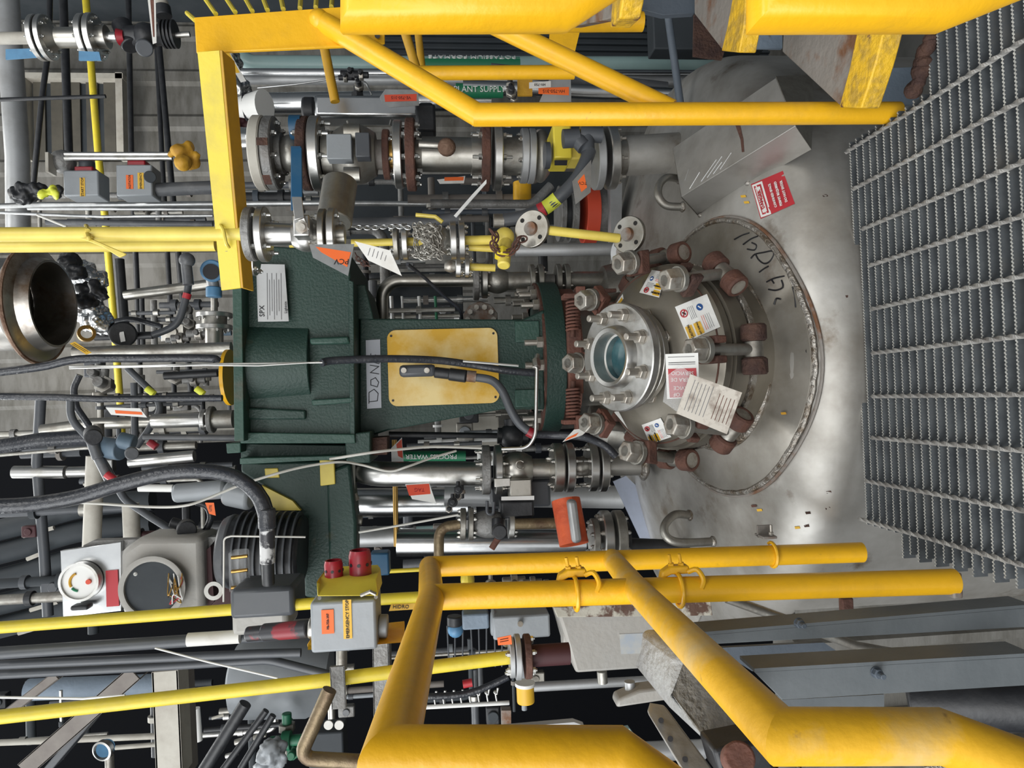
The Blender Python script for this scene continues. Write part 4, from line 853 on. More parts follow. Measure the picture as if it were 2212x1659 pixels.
t = thing('cable_connector', 'black two screw plug connector with grey hose over the yellow cover', 'connector', P(900, 803, 2.3))
part('plug_body', MB().box((P(864, 800, 2.31)+P(940, 802, 2.31))/2, PX(26, 2.3), .04, (P(862, 800, 2.31)-P(940, 802, 2.31)).length), M['pvcgrey'], t, .012)
for x in (872, 922): part('screw', MB().cyl(P(x, 800, 2.288), P(x, 800, 2.28), .009), M['boltdull'], t)
part('gland', MB().cyl(P(938, 804, 2.31), P(972, 808, 2.31), PX(24, 2.3)/2).cyl(P(970, 808, 2.31), P(1008, 813, 2.3), PX(28, 2.3)/2), M['black'], t, .004)
part('clamp_ring', MB().cyl(P(1008, 812, 2.3), P(1028, 814, 2.3), PX(25, 2.3)/2), M['rustplate'], t)
part('hose', MB().tube(smoothpts([P(*p) for p in [(1026, 815, 2.3), (1062, 822, 2.28), (1085, 845, 2.26), (1103, 885, 2.25), (1122, 915, 2.25), (1146, 934, 2.25)]], 8), PX(19, 2.25)/2, 14), M['pvcgrey'], t)
part('red_band', MB().cyl(P(1140, 931, 2.25), P(1153, 938, 2.25), PX(23, 2.25)/2), M['buttonred'], t, label='red tape band')
pipe('black cable leaving the red band and running down behind the swing bolts', [(1155, 938, 2.25), (1200, 940, 2.25), (1260, 944, 2.2), (1305, 962, 2.15), (1330, 985, 2.15)], 17, 'blackhose', curve=True, name='cable', cat='cable')
pipe('straight black conduit beside the pedestal on its left', [(840, 938), (1075, 941)], 12, 'black', 2.7, name='conduit', cat='conduit')
solo('junction_tee', 'black conduit tee at the lower end of the straight black conduit', 'fitting', MB().sphere(P(1106, 942, 2.6), .05, 12).cyl(P(1075, 941, 2.6), P(1140, 944, 2.6), .03).cyl(P(1104, 905, 2.6), P(1108, 960, 2.6), .028), M['black'])
# hanging instrument tags
def itag(cs, Y, lab, pc=None, tx=None, mt='paper', pm='orange', **k): return card('hanging_tag', lab, 'tag', cs, Y, mt, [(pc, pm)] if pc else [], tx or [], **k)
itag([(668, 528, 1.64), (765, 527, 1.62), (752, 596, 1.60), (676, 556, 1.62)], 0, 'clear plastic tag with orange PCV label hanging below the ball valve', [(682, 533), (758, 545), (750, 577), (694, 545)], [((738, 565), 'PCV', 18, 'u', 'ink')], 'galv')
itag([(766, 521, 1.60), (843, 541, 1.58), (868, 596, 1.57), (795, 562, 1.59)], 0, 'white printed paper tag hanging right below the clear PCV tag', None, None, 'paper', lines=hlines(795, 552, 800, 535, 5, 'inkgrey', 9, 3))
itag([(1236, 392, 2.1), (1277, 345, 2.1), (1276, 415, 2.08), (1243, 442, 2.08)], 0, 'tag with orange TCV label leaning on the nozzle flanges', [(1248, 392), (1262, 376), (1268, 405), (1256, 415)], [((1259, 396), 'TCV', 10, 'u', 'ink')], 'galv')
itag([(944, 388), (1005, 380), (1002, 396), (950, 397)], 2.6, 'small tag with orange label behind the stainless spool', [(960, 383), (1002, 382), (1001, 390), (960, 391)])
itag([(1020, 420, 2.2), (1050, 388, 2.1), (1050, 396, 2.1), (985, 470, 2.2), (980, 466, 2.2)], 0, 'narrow printed strip tag seen edge-on above the flexible conduit', None, None, 'white')
itag([(820, 210), (832, 193), (903, 194), (905, 228), (842, 232), (826, 222)], 2.5, 'crinkled clear tag with red label below the handrail bend', [(830, 205), (900, 203), (900, 218), (832, 220)], [((866, 211), 'VE-750-315', 9, 'u', 'ink')], 'galv', 'redorange')
itag([(1187, 170), (1233, 168), (1234, 220), (1165, 220)], 2.2, 'clear tag with orange HV label behind the handrail brace', [(1163, 190), (1229, 188), (1229, 206), (1163, 203)], [((1196, 197), 'HV-750-315', 10, 'u', 'ink')], 'aludull')
itag([(1143, 178), (1190, 175), (1190, 188), (1143, 191)], 2.18, 'small white engraved tag beside the HV label', None, [((1166, 183), 'HV-750', 8, 'u', 'ink')], 'paper')
itag([(875, 1046, 2.3), (927, 1043, 2.3), (943, 1090, 2.28), (935, 1086, 2.28), (890, 1078, 2.3)], 0, 'white tag with bright red label in front of the clad pipe left of the agitator', [(877, 1048), (927, 1045), (930, 1067), (884, 1071)], [((906, 1058), 'TAG', 11, 'u', 'buttonred')], 'white', 'redorange')
itag([(1240, 928, 2.1), (1276, 924, 2.1), (1258, 940, 2.1), (1215, 955, 2.1)], 0, 'small folded tag under the left spring clamp', [(1225, 946), (1250, 934), (1244, 942), (1220, 952)])
itag([(1322, 668, 1.9), (1345, 635, 1.9), (1347, 645, 1.9), (1330, 668, 1.9)], 0, 'narrow warning tag edge behind the sight glass on the right', [(1330, 660), (1343, 642), (1345, 648), (1333, 664)], None, 'white', 'labelyellow')
itag([(1327, 890, 1.9), (1336, 888, 1.9), (1356, 926, 1.88), (1352, 920, 1.9)], 0, 'narrow white tag edge behind the sight glass on the left', None, None, 'white')
# ---------------------------------------------------------------- room
YB = 6.6
def corr(x0, x1, z0, z1, Y, pitch, dep):
    b = MB(); x = x0; prof = []
    while x < x1: prof += [(x, 0), (x+pitch*.62, 0), (x+pitch*.70, dep), (x+pitch*.92, dep)]; x += pitch
    lo = b.ring([V((x, Y-d, z0)) for x, d in prof]); hi = b.ring([V((x, Y-d, z1)) for x, d in prof])
    for i in range(len(prof)-1): b.f.append((lo[i], lo[i+1], hi[i+1], hi[i]))
    lo2 = b.ring([V((x0, Y+.12, z0)), V((prof[-1][0], Y+.12, z0))]); hi2 = b.ring([V((x0, Y+.12, z1)), V((prof[-1][0], Y+.12, z1))])
    b.f.append((lo2[1], lo2[0], hi2[0], hi2[1])); return b
mat('siding', (.17, .165, .152), .65, 0, (.09, .085, .072), 3, (.4, .68), .1, 40, stretch=(1, 1, 3.5))
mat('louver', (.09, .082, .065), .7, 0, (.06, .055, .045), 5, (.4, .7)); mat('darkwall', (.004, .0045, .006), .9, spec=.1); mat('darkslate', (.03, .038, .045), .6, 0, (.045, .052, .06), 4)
struct('wall_back', corr(-4.4, 3.6, -3.2, 5.45, YB, .42, .03), M['siding'])
struct('shade_backdrop', MB().box((-2.32, 5.4, .65), 4.15, .1, 7.7), M['darkwall'])  # near-black sheet added for the shade behind the left pipework
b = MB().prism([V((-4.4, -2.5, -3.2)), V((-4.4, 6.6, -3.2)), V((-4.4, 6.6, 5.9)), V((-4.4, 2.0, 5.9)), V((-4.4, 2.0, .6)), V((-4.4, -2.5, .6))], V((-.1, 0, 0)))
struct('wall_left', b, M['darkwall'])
struct('wall_right', MB().box((3.65, 3.6, 1.4), .1, 6.2, 9.2), M['darkslate'])
struct('floor', MB().box((-.4, 2.0, -3.25), 8.4, 9.6, .1), M['concrete'])
# louver window
w1 = tag(thing('window_1', None, None, P(165, 250, 6.45)), None, None, None, 'structure')
def xzbox(x0, y0, x1, y1, Y, dep):
    a, c = P(x0, y0, Y), P(x1, y1, Y); return MB().box(((a.x+c.x)/2, Y, (a.z+c.z)/2), abs(a.x-c.x), dep, abs(a.z-c.z))
for q in ((45, 163, 66, 345), (255, 163, 274, 345), (45, 163, 272, 176)): part('window_frame', xzbox(*q, 6.44, .12), M['cream'], w1)
part('window_mesh', xzbox(62, 172, 258, 345, 6.50, .02), M['inkgrey'] if 0 else M['slatedark'], w1)
for i in range(5): part('louver_slat', xzbox(72+i*38, 176, 100+i*38, 345, 6.47, .015), M['louver'], w1)
# dark slate clad tank wall at the right
b = MB(); a, c = P(770, 150, 4.6), P(1650, -120, 4.6)
b.box(((a.x+c.x)/2, 4.65, (a.z+c.z)/2), abs(a.x-c.x), .1, abs(a.z-c.z))
for i in range(9):
    y = 138-i*14; b.box((P(1200, y, 4.6).x, 4.59, (a.z+c.z)/2), .012, .03, abs(a.z-c.z))
struct('trim_1', b, M['darkslate'])
# ---------------------------------------------------------------- long runs behind
PL = [
 # label, pts, w, mat, Y, bend
 ('wide dull aluminium duct crossing the top left corner', [(14, -20), (38, 340), (40, 540)], 44, 'aludull', 4.4, 0, 'duct'),
 ('slender black pipe at far left slanting past the grey duct', [(108, -20), (106, 100), (92, 200), (72, 400)], 11, 'black', 5.2, 0, 'pipe'),
 ('black pipe just right of the far-left slanting one, crossing the louver', [(136, -20), (152, 420)], 16, 'black', 5.1, 0, 'pipe'),
 ('black pipe along the right frame of the louver', [(277, -20), (284, 350), (296, 620), (304, 860)], 11, 'black', 5.3, 0, 'pipe'),
 ('black pipe over the pale siding, upper of the merging pair', [(338, 90), (350, 340), (366, 620), (378, 880)], 10, 'black', 5.4, 0, 'pipe'),
 ('thicker black pipe over the pale siding, lower of the merging pair', [(343, 90), (366, 345), (392, 620), (414, 860)], 12, 'black', 5.35, 0, 'pipe'),
 ('short black rod ending on the louver mesh', [(-20, 216), (228, 208)], 8, 'black', 4.2, 0, 'rod'),
 ('narrow yellow gas pipe crossing the whole far wall', [(184, -20), (212, 330), (226, 460), (246, 690), (262, 900), (268, 1080)], 14, 'lemon', 5.6, 0, 'pipe'),
 ('bright silver conduit above the twin yellow utility pipes', [(-20, 446), (90, 442), (700, 439), (1060, 441), (1150, 432)], 11, 'galv', 3.2, .05, 'conduit'),
 ('second silver conduit just under the bright one', [(60, 450), (460, 452)], 8, 'galv', 3.3, 0, 'conduit'),
 ('thin grey tube sloping across above the yellow pipes', [(-20, 458), (90, 463), (220, 468), (460, 466)], 6, 'galv', 3.1, 0, 'tube'),
 ('dark grey pipe between the conduits and the yellow pipes', [(100, 480), (460, 484)], 12, 'conduit', 3.4, 0, 'pipe'),
 ('wide horizontal dark pipe end above the yellow pipes by the angle bar', [(260, 482), (470, 486)], 15, 'cast', 3.6, 0, 'pipe'),
 ('short pale strut slanting to the yellow pipes', [(80, 464), (144, 490)], 5, 'cable', 3.0, 0, 'strut'),
 ('mint green process pipe at the upper right', [(505, 95), (530, 140), (900, 141), (1700, 142)], 38, 'mint', 3.6, .12, 'pipe'),
 ('bright clad pipe directly below the mint green pipe', [(480, 120), (508, 158), (900, 159), (1500, 161)], 20, 'alu', 3.5, .1, 'pipe'),
 ('grey clad pipe second below the mint green pipe', [(520, 172), (1500, 178)], 20, 'aludull', 3.5, 0, 'pipe'),
 ('broad silver clad pipe behind the silver actuator', [(566, 224), (1060, 216), (1060, 216)], 44, 'alu', 3.2, 0, 'pipe'),
 ('silver clad pipe reaching down behind the handrail to the vessel', [(1000, 188), (1460, 205)], 30, 'alu', 3.1, 0, 'pipe'),
 ('dark heavy pipe above the yellow instrument, partly hidden', [(1060, 150), (1440, 190)], 26, 'conduit', 3.2, 0, 'pipe'),
 ('grey steel pipe behind the ball valve lever and can', [(700, 486), (930, 480), (990, 470)], 26, 'conduit', 2.6, 0, 'pipe'),
 ('dark grey pipe that bends up behind the yellow tape band', [(930, 440), (1150, 441), (1190, 400)], 19, 'cast', 2.8, .06, 'pipe'),
 ('light grey square strut leading to the vessel beside the flange discs', [(1114, 540), (1350, 538)], 28, 'aludull', 2.5, 0, 'strut'),
 ('broad dull pipe behind the green gearbox at the upper left', [(270, 638), (470, 612)], 22, 'stainless', 3.0, 0, 'pipe'),
 ('thick black vertical-looking pipe hanging above the round black box', [(257, 560), (268, 700)], 20, 'black', 3.0, 0, 'pipe'),
 ('grey steel pipe just above the black sleeved cable', [(160, 762), (340, 757), (500, 752)], 26, 'steeldull', 2.6, 0, 'pipe'),
 ('second black hose running level below the sleeved cable', [(-20, 856), (120, 858), (220, 862), (480, 860)], 14, 'blackhose', 2.3, 0, 'hose'),
 ('dark pipe at far left below the second black hose', [(-20, 968), (90, 950), (195, 944)], 30, 'blackhose', 2.8, 0, 'pipe'),
 ('mottled stainless pipe above the big looping hose', [(90, 930), (200, 915), (330, 912), (450, 900)], 24, 'stainless', 3.2, 0, 'pipe'),
 ('bright short stainless pipe left of the gearbox lug', [(280, 998), (420, 985)], 24, 'steel', 2.9, 0, 'pipe'),
 ('long dark slender pipe dipping along the left edge', [(-20, 985), (180, 968), (230, 965)], 7, 'steeldull', 2.7, 0, 'pipe'),
 ('bright blurry pipe at the left edge below the long black one', [(30, 1020), (142, 1020)], 26, 'steel', 3.4, 0, 'pipe'),
 ('second bright blurry pipe following the first toward the hose', [(148, 1020), (235, 1018)], 22, 'steel', 3.4, 0, 'pipe'),
 ('silver tube ending in a black conduit above the looping hose', [(310, 944), (512, 946)], 13, 'conduit', 2.6, 0, 'tube'),
 ('thick upright column pipe on the dark left wall, the farther one', [(88, 860), (80, 1000), (96, 1200), (104, 1330)], 20, 'pvcgrey', 3.4, 0, 'pipe'),
 ('beige stub pipe standing behind the gauge cabinet, the upper of two', [(206, 985), (198, 1180)], 34, 'cream', 2.9, 0, 'pipe'),
 ('beige stub pipe standing behind the gauge cabinet, the lower of two', [(282, 1088), (286, 1180)], 32, 'cream', 2.9, 0, 'pipe'),
 ('dark flexible conduit zigzag, from the hose elbow to the junction above the cabinet', [(152, 860), (152, 905), (190, 945), (230, 1010), (270, 1080), (330, 1120), (395, 1160)], 15, 'pvcgrey', 2.75, .1, 'conduit'),
 ('dark curved conduit behind the second black hose', [(172, 810), (158, 840), (165, 880), (200, 930)], 13, 'blackhose', 3.0, .08, 'conduit'),
 ('lemon yellow long pipe passing in front of the gauge cabinet', [(-20, 1357), (680, 1303), (905, 1290)], 24, 'lemon', 1.95, 0, 'pipe'),
 ('lemon yellow long pipe lower down, ending at the rusty flanges', [(-20, 1551), (700, 1470), (1100, 1420)], 28, 'lemon', 1.62, 0, 'pipe'),
 ('thick dark grey conduit with the white sleeve', [(-20, 1412), (560, 1374), (600, 1370)], 25, 'pvcgrey', 2.0, 0, 'conduit'),
 ('dark grey conduit, middle one of the three below the gauge cabinet', [(-20, 1437), (560, 1412), (650, 1410)], 18, 'pvcgrey', 2.05, 0, 'conduit'),
 ('dark grey conduit, lowest of the three below the gauge cabinet', [(-20, 1458), (300, 1442), (580, 1425), (700, 1455), (760, 1470)], 18, 'pvcgrey', 2.1, .15, 'conduit'),
 ('thin white cable stretching over the three conduits', [(-20, 1506), (180, 1509), (270, 1502)], 5, 'white', 1.9, 0, 'cable'),
 ('thin white cable angling down from the conduits', [(335, 1400), (450, 1430), (600, 1465)], 4, 'white', 1.9, 0, 'cable'),
 ('slate grey big pipe behind the crossed beams', [(60, 1490), (360, 1478)], 42, 'slatelt', 3.2, 0, 'pipe'),
 ('pale horizontal tube at the far lower left', [(-20, 1605), (110, 1600), (340, 1590)], 12, 'cream', 3.0, 0, 'tube'),
 ('pale tube rising from the round gauge at the bottom', [(250, 1615), (340, 1608)], 9, 'cream', 2.9, 0, 'tube'),
 ('brown stained elbow pipe at the bottom left of the yellow rail', [(712, 1490), (646, 1638), (830, 1648)], 30, 'browncrustpipe', 1.5, .02, 'pipe'),
 ('short brown stub pipe under the emergency stop plate', [(738, 1395), (738, 1445)], 23, 'steeldull', 1.8, 0, 'pipe'),
 ('aluminium clad pipe left of the left valve column', [(765, 1086), (1010, 1084)], 62, 'alu', 3.2, 0, 'pipe'),
 ('grey clad pipe passing behind the left valves to the vessel', [(960, 1068), (1345, 1074)], 50, 'aludull', 3.1, 0, 'pipe'),
 ('broad aluminium clad pipe above the left guardrail', [(858, 1172), (1262, 1170)], 58, 'alu', 2.9, 0, 'pipe'),
 ('dull clad pipe section left of the broad aluminium pipe', [(770, 1160), (862, 1158)], 44, 'aludull', 2.95, 0, 'pipe'),
 ('dark pipe running to the vessel behind the left lifting lug', [(1345, 1176), (1500, 1182)], 30, 'black', 2.3, 0, 'pipe'),
 ('brownish vertical gas pipe bits behind the left bright pipe', [(852, 950), (856, 1180)], 11, 'brass', 2.9, 0, 'pipe'),
 ('galvanised rail under the grey junction box', [(1150, 1484), (1470, 1466)], 20, 'aludull', 2.4, 0, 'rail'),
 ('bent pale vent pipe at the bottom beside the cast box', [(1280, 1630), (1360, 1625), (1520, 1618)], 40, 'aludull', 2.2, .1, 'pipe'),
 ('grey steel tube bridging behind the right handrail brace', [(1440, 10), (1473, 250)], 17, 'slate', 2.2, 0, 'bar'),
 ('dim yellow pipe behind the plate beam and actuator', [(700, 100), (724, 220)], 20, 'yellowdark', 2.4, 0, 'pipe'),
 ('dim yellow pipe, left of the crossing pair above the handrail', [(872, 60), (900, 150)], 20, 'yellowdark', 2.2, 0, 'pipe'),
 ('dim yellow pipe, right of the crossing pair above the handrail', [(902, 60), (912, 150)], 16, 'yellowdark', 2.3, 0, 'pipe'),
 ('amber yellow pipe lying level below the POTASSIUM lettering', [(905, 158), (1240, 156)], 30, 'yellow', 2.1, 0, 'pipe'),
 ('yellow pipe ending flush beside the blue-grey stair stringer', [(1150, 48), (1388, 47)], 42, 'yellow', 1.75, 0, 'pipe'),
 ('yellow flat strap upright behind the flexible conduit', [(1128, 395), (1128, 440)], 40, 'yellow', 2.9, 0, 'strap'),
]
mat('browncrustpipe', (.22, .17, .10), .45, .6, (.12, .08, .05), 16, (.42, .66), .2, 70)
for L in PL:
    lb, pts, w_, mt, Y, bd, cat = L
    nm = cat if cat in ('pipe', 'duct', 'conduit', 'hose', 'cable', 'rod', 'strut', 'tube', 'rail', 'bar', 'strap') else 'pipe'
    pipe(lb, pts, w_, mt, Y, bend=bd, name=nm, cat=cat, n=16)
t = S.objects['strap'] if 'strap' in S.objects else None
# writing on the mint pipe and on the clad pipe
def band(lb, x0, x1, y, w_, Y, txt, k, mt='labelgreen', sz=14, ym=None, tw=None):
    a, b2 = P(x0, y, Y), P(x1, y, Y); t = thing('pipe_marker', lb, 'label', (a+b2)/2); r = PX(w_, Y)/2*1.012
    part('wrap', MB().cyl(a, b2, r, n=32), M[mt], t); ym = y if ym is None else ym
    m_ = P((x0+x1)/2, ym, Y); m_ = V((m_.x, a.y-math.sqrt(max(0, r*r-(m_.x-a.x)**2))-.002, m_.z)); xd = {'u': a-b2, 'd': b2-a}[k]
    nn = V((m_.x-a.x, m_.y-a.y, 0)).normalized(); text(t, txt, m_, xd, nn, PX(sz, Y), M['white'], thick=.003, spx=1.0)
band('green marker band reading POTASSIUM FORMATE on the mint green pipe', 918, 1122, 142, 38, 3.6, 'POTASSIUM FORMATE', 'u', sz=19, ym=130)
band('green marker band reading PLANT SUPPLY on the clad pipe behind the handrail', 985, 1086, 196, 30, 3.1, 'PLANT SUPPLY', 'd', sz=17, ym=200)
# ---------------------------------------------------------------- upper left valve
t = stack('flanged_valve', 'flanged strainer with cream inlet pipe floating in the top left corner', 'valve', (-20, 83), (262, 80), 2.6, [
 ('p', -20, 76, 24, 'cream'), ('f', 78, 90, 88, 'steel', {'nb': 8, 'nuts': (-1,)}), ('f', 94, 106, 88, 'steel', {'nb': 8}), ('p', 104, 126, 62, 'stainless', {'w2': 34}), ('p', 124, 180, 40, 'stainless'),
 ('f', 180, 194, 90, 'steel', {'nb': 8, 'nuts': (-1,)}), ('f', 198, 212, 92, 'steel', {'nb': 8}), ('p', 212, 232, 46, 'stainless'), ('p', 230, 252, 20, 'steel')])
part('tag_strip', plate([(12, 106), (94, 104), (96, 122), (12, 128)], .006, 2.6), M['skyblue'], t, label='blue strip'); part('tag_strip', plate([(170, 110), (214, 112), (218, 130), (170, 130)], .006, 2.55), M['skyblue'], t, label='blue strip')
t = thing('regulator', 'black regulator with red ring and face-on gauge in the top left', 'regulator', P(310, 78, 2.55))
part('red_ring', MB().cyl(P(256, 80, 2.58), P(270, 80, 2.58), PX(34, 2.5)/2, PX(26, 2.5)/2), M['buttonred'], t)
part('body', MB().cyl(P(262, 52, 2.62), P(285, 100, 2.6), .035).cyl(P(272, 78, 2.6), P(376, 76, 2.6), PX(42, 2.5)/2).sphere(P(316, 78, 2.6), PX(56, 2.5)/2, 14), M['black'], t, .004)
for x in (352, 360, 368, 376): part('fin', MB().cyl(P(x, 74, 2.6), P(x+4, 74, 2.6), PX(58, 2.5)/2), M['black'], t)
part('front_cap', MB().cyl(P(312, 102, 2.56), P(312, 104, 2.48), PX(34, 2.5)/2), M['pvcgrey'], t, .004); part('gauge', MB().cyl(P(350, 14, 2.6), P(354, 36, 2.6), PX(34, 2.5)/2), M['black'], t, .002); part('gauge_face', MB().cyl(P(348, 6, 2.6), P(350, 15, 2.6), PX(30, 2.5)/2), M['cream'], t)
part('tip', MB().cyl(P(376, 76, 2.6), P(410, 74, 2.6), PX(12, 2.5)/2), M['steel'], t)
card('strip_tag', 'tall narrow white strip with red print hanging over the black regulator', 'tag', [(318, -10), (336, -10), (338, 92), (330, 95)], 2.4, 'paper', [([(324, -8), (332, -8), (334, 80), (331, 80)], 'rustred')])
t = thing('cylinder_actuator', 'twin stainless rods with dark head leading to a mustard padded wrap', 'actuator', P(250, 337, 3.0))
for y in (333, 342): part('rod', MB().cyl(P(140, y, 3.0), P(372, y, 3.0), PX(9, 3)/2), M['steel'], t)
part('head', MB().sphere(P(136, 350, 3.05), PX(50, 3)/2, 14), M['cast'], t); part('end_plate', MB().box(P(110, 355, 3.0), PX(40, 3), .06, PX(6, 3)), M['cream'], t)
def cluster(lb, pts, Y, mt):
    rr = random.Random(len(lb)*7)
    ords = ('first', 'second', 'third', 'fourth', 'fifth', 'sixth', 'seventh', 'eighth')
    for i, (x, y, w_) in enumerate(pts):
        r = PX(w_, Y)/2; c = P(x, y, Y+rr.uniform(-.05, .05)); ax = rr.choice([UP, XR, V((.2, -1, 0)).normalized()]); L = r*rr.uniform(1.2, 2.0)
        t = thing('pipe_fitting', lb+', '+ords[i]+' from its upper end', 'fitting', c); part('body', MB().cyl(c-ax*L, c+ax*L, r*.55), M[mt], t, .003)
        part('collar', MB().cyl(c-ax*L*.3, c+ax*L*.25, r*.95, n=rr.choice([6, 20])), M[rr.choice([mt, 'steeldull', 'boltdull'])], t, .002); b_, c_ = ortho(ax); part('branch', MB().cyl(c, c+b_*r*1.6, r*.38), M[mt], t, .002)
def lump(lb, pts, Y, mt, cat='wrap', name='insulation_wrap', sc=1):
    if mt in ('steeldull', 'cast', 'black', 'greenboard') and name not in ('torn_insulation', 'strap_bundle'): return cluster(lb, pts, Y, mt)
    b = MB(); rr = random.Random(len(lb))
    for x, y, w_ in pts: b.sphere(P(x, y, Y+rr.uniform(-.03, .03)), PX(w_*sc, Y)/2, 12, rr.uniform(.75, 1), (rr.uniform(-1, 1), rr.uniform(-1, 1), rr.uniform(-1, 1)))
    o = solo(name, lb, cat, b, M[mt])
    if mt not in ('steeldull', 'cast', 'black', 'greenboard') or name in ('torn_insulation', 'strap_bundle'):
        r_m = o.modifiers.new('remesh', 'REMESH'); r_m.mode = 'VOXEL'; r_m.voxel_size = .007; r_m.use_smooth_shade = True
        sm = o.modifiers.new('smooth', 'SMOOTH'); sm.iterations = 8
        tx = bpy.data.textures.get('crumple') or bpy.data.textures.new('crumple', 'CLOUDS'); tx.noise_scale = .035; tx.noise_depth = 3
        d = o.modifiers.new('displace', 'DISPLACE'); d.texture = tx; d.strength = .05 if mt != 'amber' else .016; d.mid_level = .5
    return o
lump('mustard yellow padded wrap tied around the rod end', [(385, 325, 34), (405, 322, 36), (395, 352, 36), (415, 350, 34), (368, 334, 16), (425, 335, 20)], 2.9, 'amber')
lump('mustard wrap peeking out right of the angle bar', [(502, 322, 24), (508, 342, 22), (500, 352, 16)], 2.95, 'amber')
def ebox(lb, x0, y0, x1, y1, Y, dep, mt='greybox', name='control_box', cat='box', bev=.006):
    t = thing(name, lb, cat, P(x1, (y0+y1)/2, Y)); part('enclosure', xzbox(x0, y0, x1, y1, Y+dep/2, dep), M[mt], t, bev); return t
def sticker(t, x0, y0, x1, y1, Y, mt, txt=None, sz=8, k='u', tm='ink'):
    part('sticker', xzbox(x0, y0, x1, y1, Y-.001, .001), M[mt], t)
    if txt: p = P((x0+x1)/2, (y0+y1)/2, Y-.0025); text(t, txt, p, XR if k == 'r' else UP if k == 'u' else DOWN, (0, -1, 0), PX(sz, Y), M[tm])
t = ebox('grey push button box with one yellow label at the upper left', 150, 376, 226, 430, 3.0, .1)
sticker(t, 172, 384, 184, 424, 3.0, 'labelyellow', 'START STOP', 7, 'r'); part('red_guard', xzbox(168, 364, 208, 378, 3.04, .06), M['buttonred'], t, .005); part('button', MB().cyl(P(188, 350, 3.05), P(188, 366, 3.05), .03), M['pvcgrey'], t)
t = ebox('grey push button box with orange and yellow labels beside a round knob', 262, 364, 340, 430, 3.0, .1)
sticker(t, 272, 378, 288, 408, 3.0, 'orange', 'AGITATOR', 6, 'r'); sticker(t, 297, 373, 311, 408, 3.0, 'labelyellow', 'EMERGENCY', 6, 'r'); part('red_guard', xzbox(281, 350, 320, 364, 3.04, .06), M['buttonred'], t, .005)
part('knob', MB().cyl(P(324, 382, 3.0), P(324, 382, 2.96), PX(24, 3)/2), M['slatedark'], t, .003)
pipe('black conduit stub leaving the right hand push button box', [(340, 410), (480, 404)], 28, 'conduit', 3.05, name='conduit', cat='conduit')
lump('black and hi-vis yellow bundled strap at the upper left edge', [(50, 420, 50), (80, 412, 40), (120, 415, 30)], 2.9, 'black', 'bundle', 'strap_bundle'); lump('hi-vis yellow cloth knotted on the black bundle', [(95, 415, 22), (112, 405, 18), (118, 420, 20)], 2.8, 'hivis', 'cloth', 'cloth')
# ducting elbow with crumpled foil at the top
lump('crumpled foil insulation bulging beside the angle bar', [(490, 170, 60), (500, 130, 44), (520, 190, 44), (505, 215, 50)], 3.3, 'alu', 'insulation', 'foil_insulation')
lump('dark red shredded insulation beside the angle bar', [(495, 235, 40), (510, 250, 36), (530, 262, 30), (505, 268, 26)], 3.2, 'maroon', 'insulation', 'torn_insulation')
t = thing('clad_pipe_end', 'white wrapped conical pipe end with black strap beside the rusty white flange', 'pipe', P(560, 230, 2.9)); part('cone', MB().cyl(P(515, 232, 2.95), P(572, 228, 2.9), PX(40, 2.9)/2, PX(66, 2.9)/2), M['white'], t); part('strap', MB().cyl(P(530, 231, 2.94), P(534, 231, 2.94), PX(58, 2.9)/2), M['ink'], t)
solo('clad_pipe_end', 'bright bulging foil pipe end behind the angle bar near the mustard wrap', 'pipe', MB().cyl(P(488, 300, 3.1), P(552, 300, 3.0), PX(56, 3)/2, PX(44, 3)/2), M['alu'], bev=.01)
card('caution_strip', 'slanted white strip with orange patch on the foil near the plate beam', 'label', [(482, 113), (496, 113), (532, 175), (520, 178)], 2.9, 'paper', [([(486, 115), (496, 115), (518, 157), (510, 158)], 'labelyellow')])
lump('small black solenoid block above the silver actuator', [(758, 160, 28), (780, 162, 24), (776, 186, 22), (772, 206, 30), (746, 168, 20)], 2.7, 'black', 'solenoid', 'solenoid')
pipe('thin grey tube wandering to the black solenoid', [(556, 190), (640, 182), (735, 168), (790, 176), (803, 205)], 4, 'galv', 2.75, bend=.03, name='tube', cat='tube')
lump('black plug near the HV tag behind the handrail', [(1102, 184, 22), (1104, 200, 26), (1110, 212, 20)], 2.3, 'black', 'plug', 'plug')
solo('mesh_strap', 'yellow expanded mesh strap behind the handrail beside the HV tag', 'strap', plate([(1118, 172), (1150, 170), (1150, 206), (1118, 206)], .01, 2.35), M['amber'])
solo('yellow_strap', 'flat yellow strap right of the crossing of the handrail brace', 'strap', plate([(1188, 68), (1252, 70), (1240, 120), (1185, 110)], .01, 2.0), M['yellow'])
# ---------------------------------------------------------------- big open pipe
t = thing('open_duct', 'large stained steel pipe hanging open above the hoses at the left edge', 'pipe', P(150, 660, 2.2))
a = P(-60, 655, 2.2); z = lambda x: P(x, 660, 2.2); R = PX(112, 2.2)
prof_x = [(-60, 0.84), (52, .84), (60, .90), (78, 1.06), (84, 1.06), (88, 1.0), (92, .86), (118, .80)]
part('pipe', MB().lathe(z(-60), DOWN, [((z(-60)-z(x)).z, R*k) for x, k in prof_x]+[((z(-60)-z(118)).z, R*.76), ((z(-60)-z(90)).z, R*.76), (0, R*.74)], 56), M['ductsteel'] if 'ductsteel' in M else mat('ductsteel', (.50, .48, .45), .34, 1, (.17, .12, .085), 5, (.46, .66), .06, 30, rv=.2), t)
part('inside', MB().cyl(z(20), z(21), R*.75), M['darkhole'], t)
part('flange_rim', MB().tube([z(81)+V((math.cos(a_)*R*1.06, math.sin(a_)*R*1.06, 0)) for a_ in [2*math.pi*k/60 for k in range(61)]], .006, 6), M['browncrust'], t)
lump('crushed foil insulation right of the open pipe', [(178, 595, 62), (200, 606, 56), (190, 650, 60), (206, 690, 62), (190, 670, 60), (222, 700, 50)], 2.7, 'alu', 'insulation', 'foil_insulation')
